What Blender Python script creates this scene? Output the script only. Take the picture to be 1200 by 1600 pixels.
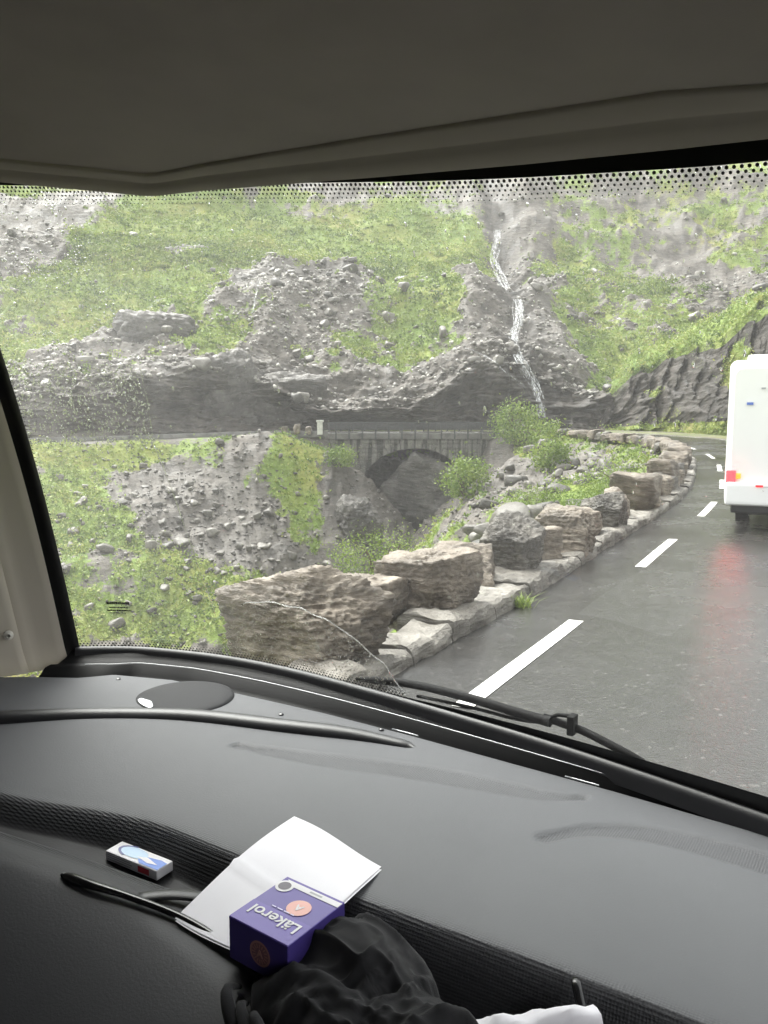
import bpy, bmesh, math, random
import numpy as np
from mathutils import Vector, Matrix
R = math.radians
sc = bpy.context.scene
for o in list(bpy.data.objects): bpy.data.objects.remove(o)
COL = sc.collection

# ------------------------------------------------------------------ camera, sky, sun, exposure
EYE = 2.05                       # seated eye height above the road
PITCH = 6.7
YAW = 33.0                       # the motorhome points this far to the right of the view
cam = bpy.data.cameras.new('camera'); cam_o = bpy.data.objects.new('camera', cam); COL.objects.link(cam_o)
cam.sensor_fit = 'VERTICAL'; cam.sensor_height = 24.0; cam.lens = 18.75
cam.clip_start = 0.02; cam.clip_end = 3000
cam_o.location = (0, 0, EYE); cam_o.rotation_euler = (R(90 - PITCH), 0, 0)
sc.camera = cam_o

SUN_ELEV, SUN_AZ = 58.0, -40.0   # degrees; azimuth measured from +Y towards +X
w = bpy.data.worlds.new('World'); sc.world = w; w.use_nodes = True
nt = w.node_tree; nt.nodes.clear()
sky = nt.nodes.new('ShaderNodeTexSky'); sky.sky_type = 'NISHITA'; sky.sun_disc = False
sky.sun_elevation = R(SUN_ELEV); sky.sun_rotation = R(SUN_AZ)
sky.air_density = 1.0; sky.dust_density = 4.0; sky.ozone_density = 0.6
hs = nt.nodes.new('ShaderNodeHueSaturation'); hs.inputs['Saturation'].default_value = 0.05
bg = nt.nodes.new('ShaderNodeBackground'); bg.inputs['Strength'].default_value = 0.15
wo = nt.nodes.new('ShaderNodeOutputWorld')
nt.links.new(sky.outputs[0], hs.inputs['Color']); nt.links.new(hs.outputs[0], bg.inputs[0]); nt.links.new(bg.outputs[0], wo.inputs[0])
sun = bpy.data.lights.new('sun', 'SUN'); sun.energy = 1.2; sun.angle = R(40); sun.color = (1.0, 0.95, 0.88)
sun_o = bpy.data.objects.new('sun', sun); COL.objects.link(sun_o)
sd = Vector((math.sin(R(SUN_AZ)) * math.cos(R(SUN_ELEV)), math.cos(R(SUN_AZ)) * math.cos(R(SUN_ELEV)), math.sin(R(SUN_ELEV))))
sun_o.rotation_euler = (-sd).to_track_quat('-Z', 'Y').to_euler(); sun_o.location = sd * 50
sc.view_settings.view_transform = 'Standard'; sc.view_settings.look = 'None'
sc.view_settings.gamma = 1.0; sc.view_settings.use_curve_mapping = False
sc.view_settings.exposure = 2.05
sc.cycles.use_denoising = True
sc.cycles.use_adaptive_sampling = True; sc.cycles.adaptive_threshold = 0.02
sc.cycles.max_bounces = 7; sc.cycles.diffuse_bounces = 3; sc.cycles.glossy_bounces = 3
sc.cycles.transmission_bounces = 6; sc.cycles.transparent_max_bounces = 16
sc.cycles.caustics_reflective = False; sc.cycles.caustics_refractive = False

# ------------------------------------------------------------------ helpers
rng = np.random.default_rng(7); random.seed(7)

def tag(o, label=None, cat=None, group=None, kind=None):
    if label: o['label'] = label
    if cat: o['category'] = cat
    if group: o['group'] = group
    if kind: o['kind'] = kind
    return o

def empty(name, loc=(0, 0, 0), rz=0.0, parent=None):
    o = bpy.data.objects.new(name, None); COL.objects.link(o)
    o.location = loc; o.rotation_euler = (0, 0, rz); o.empty_display_size = 0.1
    if parent: o.parent = parent
    return o

def make_mesh(name, V, F, smooth=False, attrs=None, mat=None):
    V = np.asarray(V, dtype=np.float32).reshape(-1, 3)
    me = bpy.data.meshes.new(name)
    if isinstance(F, np.ndarray):
        k = F.shape[1]; n = len(F)
        me.vertices.add(len(V)); me.vertices.foreach_set('co', V.ravel())
        me.loops.add(n * k); me.loops.foreach_set('vertex_index', F.astype(np.int32).ravel())
        me.polygons.add(n)
        me.polygons.foreach_set('loop_start', np.arange(0, n * k, k, dtype=np.int32))
        me.update(calc_edges=True)
    else:
        me.from_pydata([tuple(map(float, v)) for v in V], [], [tuple(int(i) for i in f) for f in F]); me.update()
    if smooth: me.polygons.foreach_set('use_smooth', np.ones(len(me.polygons), dtype=bool))
    if attrs:
        for k_, a in attrs.items():
            at = me.attributes.new(k_, 'FLOAT', 'POINT'); at.data.foreach_set('value', np.asarray(a, dtype=np.float32).ravel())
    if mat: me.materials.append(mat)
    return me

def link(name, me, parent=None, loc=None, rot=None, scale=None):
    o = bpy.data.objects.new(name, me); COL.objects.link(o)
    if parent: o.parent = parent
    if loc is not None: o.location = loc
    if rot is not None: o.rotation_euler = rot
    if scale is not None: o.scale = scale
    return o

def mo(name, V, F, mat, parent=None, smooth=False, attrs=None, **k):
    return link(name, make_mesh(name, V, F, smooth, attrs, mat), parent, **k)

def gridF(nu, nv, closed_u=False, closed_v=False):
    iu = np.arange(nu if closed_u else nu - 1); iv = np.arange(nv if closed_v else nv - 1)
    a, b = np.meshgrid(iu, iv, indexing='ij'); a = a.ravel(); b = b.ravel()
    a2 = (a + 1) % nu; b2 = (b + 1) % nv
    return np.stack([a * nv + b, a2 * nv + b, a2 * nv + b2, a * nv + b2], 1)

def resample(P, n):
    """smooth curve through points, n samples by arc length"""
    P = np.asarray(P, float)
    d = np.r_[0, np.cumsum(np.linalg.norm(np.diff(P, axis=0), axis=1))]
    out = []
    for i in range(len(P) - 1):
        p0 = P[max(i - 1, 0)]; p1 = P[i]; p2 = P[i + 1]; p3 = P[min(i + 2, len(P) - 1)]
        for t in np.linspace(0, 1, 24, endpoint=False):
            out.append(0.5 * ((2 * p1) + (p2 - p0) * t + (2 * p0 - 5 * p1 + 4 * p2 - p3) * t * t + (3 * p1 - p0 - 3 * p2 + p3) * t ** 3))
    out.append(P[-1]); out = np.array(out)
    d = np.r_[0, np.cumsum(np.linalg.norm(np.diff(out, axis=0), axis=1))]
    q = np.linspace(0, d[-1], n)
    return np.stack([np.interp(q, d, out[:, k]) for k in range(out.shape[1])], 1)

def tubeVF(path, rad, n=8, flat=1.0, up=(0, 0, 1)):
    path = np.asarray(path, float); m = len(path)
    rad = np.broadcast_to(np.asarray(rad, float), (m,))
    T = np.gradient(path, axis=0); T /= np.linalg.norm(T, axis=1)[:, None] + 1e-9
    up = np.asarray(up, float)
    A = np.cross(T, up); nrm = np.linalg.norm(A, axis=1)
    A[nrm < 1e-3] = (1, 0, 0); A /= np.linalg.norm(A, axis=1)[:, None]
    B = np.cross(A, T)
    th = np.linspace(0, 2 * math.pi, n, endpoint=False)
    V = path[:, None, :] + rad[:, None, None] * (np.cos(th)[None, :, None] * A[:, None, :] + flat * np.sin(th)[None, :, None] * B[:, None, :])
    V = V.reshape(-1, 3)
    F = [tuple(f) for f in gridF(m, n, False, True)]
    F.append(tuple(range(n))[::-1]); F.append(tuple((m - 1) * n + i for i in range(n)))
    return V, F

def tube(name, path, rad, mat, parent=None, n=8, flat=1.0, up=(0, 0, 1)):
    V, F = tubeVF(path, rad, n, flat, up)
    return mo(name, V, F, mat, parent, smooth=True)

def boxme(name, size, mat, bevel=0.0, seg=2, jitter=0.0, seed=0):
    bm = bmesh.new(); bmesh.ops.create_cube(bm, size=1.0)
    for v in bm.verts: v.co = Vector((v.co.x * size[0], v.co.y * size[1], v.co.z * size[2]))
    if jitter:
        rr = random.Random(seed)
        for v in bm.verts: v.co += Vector([rr.uniform(-jitter, jitter) for _ in range(3)])
    if bevel: bmesh.ops.bevel(bm, geom=bm.edges[:], offset=bevel, segments=seg, affect='EDGES', profile=0.6)
    me = bpy.data.meshes.new(name); bm.to_mesh(me); bm.free()
    if mat: me.materials.append(mat)
    return me

def box(name, size, loc, mat, parent=None, bevel=0.0, rot=(0, 0, 0), **k):
    return link(name, boxme(name, size, mat, bevel, **k), parent, loc, rot)

def prism(name, outline, z0, z1, mat, parent=None):
    """outline list of (x,y): closed prism"""
    n = len(outline)
    V = [(x, y, z0) for x, y in outline] + [(x, y, z1) for x, y in outline]
    F = [tuple(range(n))[::-1], tuple(range(n, 2 * n))] + [(i, (i + 1) % n, n + (i + 1) % n, n + i) for i in range(n)]
    return mo(name, V, F, mat, parent)

# --- value noise
def _hash(ix, iy, iz, seed):
    h = (ix.astype(np.uint32) * np.uint32(374761393) + iy.astype(np.uint32) * np.uint32(668265263) + iz.astype(np.uint32) * np.uint32(2147483647 - 1274126177) + np.uint32(seed * 974634777 & 0xffffffff))
    h = (h ^ (h >> np.uint32(13))) * np.uint32(1274126177)
    h = h ^ (h >> np.uint32(16)); h = h * np.uint32(2246822519); h = h ^ (h >> np.uint32(15))
    return h.astype(np.float32) * np.float32(2.0 / 4294967295.0) - np.float32(1.0)
def vnoise(P, scale=1.0, seed=0):
    with np.errstate(over='ignore'):
        p = np.asarray(P, np.float32) * np.float32(scale)
        i = np.floor(p); f = p - i; i = i.astype(np.int64)
        f = f * f * f * (f * (f * 6 - 15) + 10)
        out = 0
        for dx in (0, 1):
            wx = f[:, 0] if dx else 1 - f[:, 0]
            for dy in (0, 1):
                wy = f[:, 1] if dy else 1 - f[:, 1]
                for dz in (0, 1):
                    wz = f[:, 2] if dz else 1 - f[:, 2]
                    out = out + wx * wy * wz * _hash(i[:, 0] + dx, i[:, 1] + dy, i[:, 2] + dz, seed)
    return out
def fbm(P, scale, octs, seed=0, gain=0.5, ridged=False):
    a, s, o = 1.0, scale, 0
    for k in range(octs):
        n = vnoise(P, s, seed + k * 17)
        if ridged: n = 1 - 2 * np.abs(n)
        o = o + a * n; a *= gain; s *= 2.03
    return o
def sstep(a, b, x):
    t = np.clip((x - a) / (b - a), 0, 1); return t * t * (3 - 2 * t)

# ------------------------------------------------------------------ materials
def nodes(m):
    m.use_nodes = True; t = m.node_tree; t.nodes.clear()
    o = t.nodes.new('ShaderNodeOutputMaterial'); return t, o
def N(t, typ, **k):
    n = t.nodes.new(typ)
    for a, v in k.items():
        if a in n.inputs: n.inputs[a].default_value = v
        else: setattr(n, a, v)
    return n
def ramp(t, fac, stops):
    r = t.nodes.new('ShaderNodeValToRGB'); e = r.color_ramp.elements
    while len(e) < len(stops): e.new(0.5)
    for x, (p, c) in zip(e, stops): x.position = p; x.color = (*c, 1) if len(c) == 3 else c
    t.links.new(fac, r.inputs[0]); return r.outputs[0]
def mix(t, fac, a, b, mode='MIX'):
    m = t.nodes.new('ShaderNodeMix'); m.data_type = 'RGBA'; m.blend_type = mode
    for s, v in ((0, fac), (6, a), (7, b)):
        if hasattr(v, 'links') or hasattr(v, 'is_linked'): t.links.new(v, m.inputs[s])
        else: m.inputs[s].default_value = v if s == 0 else ((*v, 1) if len(v) == 3 else v)
    return m.outputs[2]
def math_n(t, op, a, b=None, clamp=False):
    m = t.nodes.new('ShaderNodeMath'); m.operation = op; m.use_clamp = clamp
    for s, v in ((0, a), (1, b)):
        if v is None: continue
        if hasattr(v, 'is_linked'): t.links.new(v, m.inputs[s])
        else: m.inputs[s].default_value = v
    return m.outputs[0]
def coord(t, kind='Object', scale=(1, 1, 1)):
    c = t.nodes.new('ShaderNodeTexCoord'); m = t.nodes.new('ShaderNodeMapping'); m.inputs['Scale'].default_value = scale
    t.links.new(c.outputs[kind], m.inputs[0]); return m.outputs[0]
def noise(t, vec, scale, detail=4, rough=0.55):
    n = t.nodes.new('ShaderNodeTexNoise'); n.inputs['Scale'].default_value = scale; n.inputs['Detail'].default_value = detail; n.inputs['Roughness'].default_value = rough
    t.links.new(vec, n.inputs['Vector']); return n.outputs['Fac']
def bump(t, height, strength=0.4, dist=0.02, prev=None):
    b = t.nodes.new('ShaderNodeBump'); b.inputs['Strength'].default_value = strength; b.inputs['Distance'].default_value = dist
    t.links.new(height, b.inputs['Height'])
    if prev is not None: t.links.new(prev, b.inputs['Normal'])
    return b.outputs[0]
def princ(t, out, color, rough=0.5, normal=None, spec=0.5, metal=0.0, **k):
    p = t.nodes.new('ShaderNodeBsdfPrincipled')
    for nm, v in (('Base Color', color), ('Roughness', rough), ('Metallic', metal), ('Specular IOR Level', spec)) + tuple(k.items()):
        if hasattr(v, 'is_linked'): t.links.new(v, p.inputs[nm])
        elif nm == 'Base Color' or nm.endswith('Color'): p.inputs[nm].default_value = (*v, 1)
        else: p.inputs[nm].default_value = v
    if normal is not None: t.links.new(normal, p.inputs['Normal'])
    t.links.new(p.outputs[0], out.inputs[0]); return p
def plain(name, col, rough=0.5, spec=0.5, metal=0.0, nscale=None, namp=0.25, bstr=0.0, bscale=200, bdist=0.001):
    m = bpy.data.materials.new(name); t, o = nodes(m); c = coord(t)
    color = col
    if nscale:
        n = noise(t, c, nscale, 5)
        color = ramp(t, n, [(0.3, tuple(x * (1 - namp) for x in col)), (0.7, tuple(min(1, x * (1 + namp)) for x in col))])
    nm = bump(t, noise(t, c, bscale, 3), bstr, bdist) if bstr else None
    princ(t, o, color, rough, nm, spec, metal); return m
def attr(t, nm):
    a = t.nodes.new('ShaderNodeAttribute'); a.attribute_name = nm; return a.outputs['Fac']

def rock_mat(name, dark, mid, light, lichen=(0.32, 0.33, 0.27), scale=1.0, rough=(0.42, 0.75), strata=0.5, crack=0.15):
    m = bpy.data.materials.new(name); t, o = nodes(m); c = coord(t)
    n1 = noise(t, c, 0.9 * scale, 8, 0.62); n2 = noise(t, c, 7 * scale, 6, 0.65)
    g = coord(t, 'Object', (1.2, 1.0, 5.0)); n3 = noise(t, g, 1.6 * scale, 7, 0.6)
    base = ramp(t, n1, [(0.3, dark), (0.5, mid), (0.68, light)])
    st = ramp(t, n3, [(0.38, (0.35, 0.34, 0.33)), (0.55, (1, 1, 1))])
    base = mix(t, strata, base, st, 'MULTIPLY')
    sp = ramp(t, n2, [(0.60, (0, 0, 0)), (0.72, (1, 1, 1))])
    base = mix(t, math_n(t, 'MULTIPLY', sp, 0.55), base, lichen)
    cr = t.nodes.new('ShaderNodeTexVoronoi'); cr.feature = 'DISTANCE_TO_EDGE'; cr.inputs['Scale'].default_value = 2.2 * scale
    wv = t.nodes.new('ShaderNodeMix'); wv.data_type = 'VECTOR'
    nz = t.nodes.new('ShaderNodeTexNoise'); nz.inputs['Scale'].default_value = 2.5 * scale; t.links.new(c, nz.inputs['Vector'])
    wv.inputs[0].default_value = 0.3; t.links.new(c, wv.inputs[4]); t.links.new(nz.outputs['Color'], wv.inputs[5])
    t.links.new(wv.outputs[1], cr.inputs['Vector'])
    ck = ramp(t, cr.outputs['Distance'], [(0.0, (0.25, 0.24, 0.23)), (0.035, (1, 1, 1))])
    base = mix(t, crack, base, ck, 'MULTIPLY')
    rg = t.nodes.new('ShaderNodeMapRange'); rg.inputs[3].default_value = rough[0]; rg.inputs[4].default_value = rough[1]; t.links.new(n2, rg.inputs[0])
    nm = bump(t, n3, 0.9, 0.16 / scale); nm = bump(t, n2, 0.8, 0.05 / scale, nm); nm = bump(t, noise(t, c, 40 * scale, 4, 0.7), 0.35, 0.006 / scale, nm)
    princ(t, o, base, rg.outputs[0], nm, 0.5); return m

def terrain_mat(name, wet=0.0):
    m = bpy.data.materials.new(name); t, o = nodes(m); c = coord(t)
    g = attr(t, 'grass'); pale = attr(t, 'pale')
    n0 = noise(t, c, 0.12, 6, 0.6); n1 = noise(t, c, 0.7, 8, 0.65); n2 = noise(t, c, 4.5, 6, 0.7)
    cs = coord(t, 'Object', (1, 1, 3.2)); n3 = noise(t, cs, 0.9, 8, 0.65)
    rock = ramp(t, n1, [(0.30, (0.036, 0.031, 0.026)), (0.48, (0.100, 0.087, 0.074)), (0.66, (0.180, 0.160, 0.140))])
    rock = mix(t, 0.6, rock, ramp(t, n3, [(0.36, (0.28, 0.27, 0.26)), (0.56, (1, 1, 1))]), 'MULTIPLY')
    rock = mix(t, math_n(t, 'MULTIPLY', pale, 0.6), rock, (0.18, 0.168, 0.155))
    speck = ramp(t, n2, [(0.62, (0, 0, 0)), (0.70, (1, 1, 1))])
    rock = mix(t, math_n(t, 'MULTIPLY', speck, 0.6), rock, (0.27, 0.26, 0.245))
    rock = mix(t, math_n(t, 'MULTIPLY', attr(t, 'wet'), 0.8), rock, mix(t, 1.0, rock, (0.34, 0.33, 0.33), 'MULTIPLY'))  # darker rock colour: painted shade on the cliff, real wetness in the gully
    gr = ramp(t, n0, [(0.30, (0.105, 0.165, 0.032)), (0.48, (0.175, 0.24, 0.05)), (0.62, (0.24, 0.26, 0.065)), (0.75, (0.24, 0.20, 0.068))])
    gr = mix(t, 0.55, gr, ramp(t, n2, [(0.35, (0.42, 0.46, 0.34)), (0.6, (1, 1, 1))]), 'MULTIPLY')
    gg = math_n(t, 'ADD', g, math_n(t, 'MULTIPLY', math_n(t, 'SUBTRACT', n2, 0.5), 1.5))
    gm = ramp(t, gg, [(0.36, (0, 0, 0)), (0.58, (1, 1, 1))])
    col = mix(t, gm, rock, gr)
    rg = mix(t, gm, ramp(t, n1, [(0.35, (0.48,) * 3), (0.6, (0.75,) * 3)]), (0.85, 0.85, 0.85))
    nm = bump(t, n3, 0.7, 0.30); nm = bump(t, n2, 0.6, 0.08, nm)
    princ(t, o, col, rg, nm, 0.3); return m

def scree_mat():
    m = bpy.data.materials.new('scree_stone'); t, o = nodes(m); c = coord(t); oi = t.nodes.new('ShaderNodeObjectInfo')
    k = math_n(t, 'ADD', attr(t, 'tint'), math_n(t, 'MULTIPLY', oi.outputs['Random'], 0.8), True)
    col = ramp(t, k, [(0.0, (0.045, 0.040, 0.034)), (0.45, (0.11, 0.10, 0.086)), (0.78, (0.20, 0.186, 0.165)), (1.0, (0.42, 0.40, 0.37))])
    n2 = noise(t, c, 5, 6, 0.65)
    col = mix(t, 0.7, col, ramp(t, n2, [(0.35, (0.5, 0.49, 0.47)), (0.62, (1.1, 1.1, 1.08))]), 'MULTIPLY')
    princ(t, o, col, 0.5, bump(t, n2, 0.7, 0.05), 0.5); return m

def leaf_mat(name, cols, trans=0.35):
    m = bpy.data.materials.new(name); t, o = nodes(m)
    c = ramp(t, attr(t, 'tint'), [(i / (len(cols) - 1), k) for i, k in enumerate(cols)])
    d = N(t, 'ShaderNodeBsdfPrincipled', Roughness=0.55); t.links.new(c, d.inputs['Base Color'])
    tr = t.nodes.new('ShaderNodeBsdfTranslucent'); t.links.new(c, tr.inputs[0])
    mx = t.nodes.new('ShaderNodeMixShader'); mx.inputs[0].default_value = trans
    t.links.new(d.outputs[0], mx.inputs[1]); t.links.new(tr.outputs[0], mx.inputs[2]); t.links.new(mx.outputs[0], o.inputs[0]); return m

M = {}
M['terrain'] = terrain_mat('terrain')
M['boulder'] = rock_mat('boulder_stone', (0.06, 0.047, 0.035), (0.175, 0.143, 0.109), (0.38, 0.325, 0.262), scale=1.3, strata=0.6)
M['boulder_dark'] = rock_mat('boulder_stone_dark', (0.03, 0.026, 0.022), (0.095, 0.084, 0.07), (0.22, 0.2, 0.17), scale=1.5, strata=0.6)
M['rubble'] = scree_mat()
M['outcrop'] = rock_mat('outcrop_stone', (0.038, 0.034, 0.03), (0.092, 0.083, 0.074), (0.17, 0.157, 0.143), scale=0.55, strata=0.5)
M['slab'] = rock_mat('kerb_slab_stone', (0.055, 0.048, 0.04), (0.15, 0.136, 0.116), (0.31, 0.29, 0.257), scale=1.5, strata=0.5)
M['masonry'] = None
M['leaf'] = leaf_mat('hill_leaf', [(0.07, 0.115, 0.026), (0.165, 0.235, 0.046), (0.25, 0.32, 0.075), (0.35, 0.36, 0.115)])
M['bush'] = leaf_mat('bush_leaf', [(0.07, 0.12, 0.022), (0.15, 0.22, 0.04), (0.25, 0.31, 0.07)])
M['stem'] = plain('stem_bark', (0.09, 0.065, 0.045), 0.8)

def asphalt():
    m = bpy.data.materials.new('wet_asphalt'); t, o = nodes(m); c = coord(t)
    n0 = noise(t, c, 0.35, 5); n1 = noise(t, c, 5, 5, 0.6); n2 = noise(t, c, 90, 3, 0.6)
    a = attr(t, 'across')        # 0 at the inner kerb, 1 at the outer edge
    v = t.nodes.new('ShaderNodeTexVoronoi'); v.inputs['Scale'].default_value = 110; t.links.new(c, v.inputs['Vector'])
    v2 = t.nodes.new('ShaderNodeTexVoronoi'); v2.inputs['Scale'].default_value = 38; t.links.new(c, v2.inputs['Vector'])
    agg = ramp(t, v.outputs['Distance'], [(0.0, (0.062, 0.058, 0.054)), (0.55, (0.024, 0.023, 0.022))])
    agg = mix(t, ramp(t, v2.outputs['Color'], [(0.80, (0, 0, 0)), (0.92, (0.8, 0.8, 0.8))]), agg, (0.10, 0.096, 0.09))
    col = mix(t, 0.6, agg, ramp(t, n1, [(0.35, (0.50,) * 3), (0.65, (1.0,) * 3)]), 'MULTIPLY')
    col = mix(t, 0.5, col, ramp(t, n0, [(0.35, (0.62,) * 3), (0.6, (1.1, 1.08, 1.05))]), 'MULTIPLY')
    rr = ramp(t, math_n(t, 'ADD', n0, math_n(t, 'MULTIPLY', math_n(t, 'SUBTRACT', n1, 0.5), 0.35)), [(0.38, (0.13,) * 3), (0.62, (0.30,) * 3)])
    nm = bump(t, v.outputs['Distance'], 0.35, 0.004); nm = bump(t, v2.outputs['Distance'], 0.22, 0.006, nm); nm = bump(t, n1, 0.14, 0.014, nm)
    princ(t, o, col, rr, nm, 0.62); return m
M['asphalt'] = asphalt()
def paint_mat():
    m = bpy.data.materials.new('road_paint'); t, o = nodes(m); c = coord(t)
    k = math_n(t, 'ADD', noise(t, c, 22, 6, 0.7), math_n(t, 'MULTIPLY', math_n(t, 'SUBTRACT', noise(t, c, 3, 3), 0.5), 0.35))
    col = ramp(t, k, [(0.34, (0.12, 0.115, 0.11)), (0.42, (0.60, 0.59, 0.56)), (0.6, (0.76, 0.75, 0.72))])
    princ(t, o, col, 0.4, bump(t, noise(t, c, 70, 3), 0.3, 0.003)); return m
M['paint'] = paint_mat()
M['concrete'] = plain('concrete', (0.105, 0.10, 0.093), 0.7, nscale=2, namp=0.45, bstr=0.3, bscale=20, bdist=0.01)
M['pale_concrete'] = plain('pale_concrete', (0.52, 0.51, 0.48), 0.7, nscale=5, namp=0.2)
M['iron'] = plain('railing_iron', (0.03, 0.03, 0.032), 0.45)
def masonry():
    m = bpy.data.materials.new('bridge_masonry'); t, o = nodes(m)
    g = t.nodes.new('ShaderNodeNewGeometry'); mp = t.nodes.new('ShaderNodeMapping'); mp.inputs['Scale'].default_value = (1.7, 0.3, 0.16); t.links.new(g.outputs['Position'], mp.inputs[0])
    s = noise(t, mp.outputs[0], 1.0, 4, 0.55)          # lime and soot runs down the face
    c = coord(t); n1 = noise(t, c, 6, 6, 0.65)
    col = ramp(t, n1, [(0.3, (0.085, 0.08, 0.073)), (0.55, (0.165, 0.157, 0.145)), (0.7, (0.30, 0.29, 0.27))])
    col = mix(t, 0.92, col, ramp(t, s, [(0.44, (0.12, 0.115, 0.105)), (0.53, (1, 1, 1))]), 'MULTIPLY')
    oi = t.nodes.new('ShaderNodeObjectInfo')
    col = mix(t, 0.5, col, ramp(t, oi.outputs['Random'], [(0, (0.6, 0.6, 0.58)), (1, (1.15, 1.12, 1.08))]), 'MULTIPLY')
    princ(t, o, col, 0.65, bump(t, n1, 0.5, 0.05)); return m
M['masonry'] = masonry()
def water_mat():
    m = bpy.data.materials.new('white_water'); t, o = nodes(m); c = coord(t, 'Object', (3, 3, 0.8)); n = noise(t, c, 2.0, 5, 0.7)
    b = N(t, 'ShaderNodeBsdfPrincipled', Roughness=0.35); b.inputs['Base Color'].default_value = (0.82, 0.83, 0.84, 1)
    tr = t.nodes.new('ShaderNodeBsdfTransparent'); mx = t.nodes.new('ShaderNodeMixShader')
    t.links.new(ramp(t, n, [(0.44, (0.0,) * 3), (0.68, (0.6,) * 3)]), mx.inputs[0]); t.links.new(tr.outputs[0], mx.inputs[1]); t.links.new(b.outputs[0], mx.inputs[2]); t.links.new(mx.outputs[0], o.inputs[0]); return m
M['water'] = water_mat()

# <<TERRAIN
# plan of the place: x to the right, y ahead, road level about z = 0; the ravine lies inside the bend
KERB = np.array([(-8.8, -9.5, 0.0), (-5.4, -3.5, 0.0), (-1.9, 2.8, 0.0), (0.1, 6.3, 0.0), (1.71, 9.14, 0.0), (3.39, 12.3, 0.0), (6.18, 17.4, 0.05), (8.4, 21.9, 0.12), (10.4, 26.8, 0.2),
    (12.4, 32.0, 0.33), (14.0, 37.5, 0.46), (14.9, 43.0, 0.6), (14.6, 49.0, 0.73), (13.2, 54.5, 0.86), (11.3, 58.2, 0.93), (8.8, 60.0, 0.95)])
BRIDGE_X0, BRIDGE_X1, BRIDGE_Y = -4.2, 8.8, 60.0
KLEFT = np.array([(-4.2, 60.0, 0.95), (-10, 59.6, 0.90), (-16, 58.2, 0.72), (-22, 56.2, 0.56), (-32, 52.5, 0.48), (-48, 46.0, 0.45), (-75, 33.0, 0.45)])
ROAD_W = 6.4
def y0_of_x(X):
    return np.interp(X, [-90, -45, -22, -10, -5, -3, 8, 10.5, 14, 24, 60], [40, 55.5, 63.6, 67.0, 67.6, 67.8, 67.9, 67.9, 68.0, 68.0, 66.0])
TAB_T = (np.array([-100, 0, 120, 240, 330, 420, 500, 600, 680, 730, 790, 850, 900, 960, 1100, 1300]) - 600) / 1250.
TAB_C = np.array([3, 3, 4, 4.5, 6.0, 4.6, 2.8, 2.6, 3.6, 5.6, 6.4, 5.0, 3.4, 2.5, 2.5, 3.5])
def mountain_base(tau, q):
    """tau = x/y bearing, q = way up the profile (0 foot below the road .. ) -> x, y, z"""
    c = np.interp(tau, TAB_T, TAB_C)
    Y0 = np.full_like(tau, 67.0)
    for _ in range(6): Y0 = y0_of_x(Y0 * tau)
    # profile: q 0..1 from the ravine floor to road level, 1..2 the cliff, 2..3 the lower slope, 3..4 the upper slope
    rho = np.interp(q, [0, 1, 2, 3, 4], [-2.5, 0.0, 0.0, 34.0, 100.0]) + np.interp(q, [1, 2, 2.05], [0, 1, 1]) * (0.6 + 0.33 * c)
    z = np.interp(q, [0, 1, 2], [-15, 0.55, 0.55]) + np.interp(q, [1, 2], [0, 1]) * c + np.interp(q, [2, 3, 4], [0, 17.5, 66.0])
    xn = tau * Y0
    notch = 4.5 * sstep(-5, -2.5, xn) * sstep(9.5, 7.5, xn) * np.interp(q, [0, 1.0, 1.9], [1, 1, 0])     # the gorge runs on behind the bridge
    Y = Y0 + rho + notch
    return tau * Y, Y, z
RAV_POLY = np.vstack([KERB[:, :2], [(8.8, 74), (-4.2, 74)], KLEFT[:, :2], [(-90, 20), (-60, -20)]])
def inside(poly, x, y):
    r = np.zeros(x.shape, bool); n = len(poly)
    for i in range(n):
        x1, y1 = poly[i]; x2, y2 = poly[(i + 1) % n]
        if y1 == y2: continue
        c = ((y1 > y) != (y2 > y)) & (x < (x2 - x1) * (y - y1) / (y2 - y1) + x1)
        r ^= c
    return r
def seg_dist(P, x, y):
    best = np.full(x.shape, 1e9); z = np.zeros(x.shape)
    for a, b in zip(P[:-1], P[1:]):
        dx, dy = b[0] - a[0], b[1] - a[1]; L = dx * dx + dy * dy
        t = np.clip(((x - a[0]) * dx + (y - a[1]) * dy) / L, 0, 1)
        d = np.hypot(x - a[0] - t * dx, y - a[1] - t * dy); zz = a[2] + t * (b[2] - a[2])
        m = d < best; best = np.where(m, d, best); z = np.where(m, zz, z)
    return best, z
def valley_base(x, y):
    KB = np.vstack([KERB, [(8.8, 74, 0.95)]]); LB = np.vstack([[(-4.2, 74, 0.95)], KLEFT])
    d1, z1 = seg_dist(KB, x, y); d2, z2 = seg_dist(LB, x, y)
    wsh = 1.0 + (4.6 + 3.9 * sstep(31, 38, y)) * sstep(15, 25, y) * sstep(56, 44, y)                # a shelf inside the bend
    s1 = 0.24 + 0.25 * sstep(50, 60, y)
    near = z1 - 0.1 - s1 * np.minimum(d1, wsh) - (1.05 + 0.9 * sstep(57, 60, y)) * np.maximum(d1 - wsh, 0)
    far = z2 - 0.12 - 0.15 * np.minimum(d2, 0.7) - (0.60 + 0.55 * sstep(-9, -2, x) + 1.6 * sstep(58, 60, y) * sstep(-7, -4.5, x)) * np.maximum(d2 - 0.7 * sstep(60, 58, y), 0)
    h = np.maximum(near, far)
    floor = -13.0 + 0.12 * np.maximum(y - 40, 0)
    h = np.maximum(h, floor)
    ins = inside(RAV_POLY, x, y)
    flat = np.where(d1 < d2, z1, z2) - 0.12
    return np.where(ins, h, flat), np.where(ins, np.minimum(d1, d2), 0.0)
# >>TERRAIN

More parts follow.
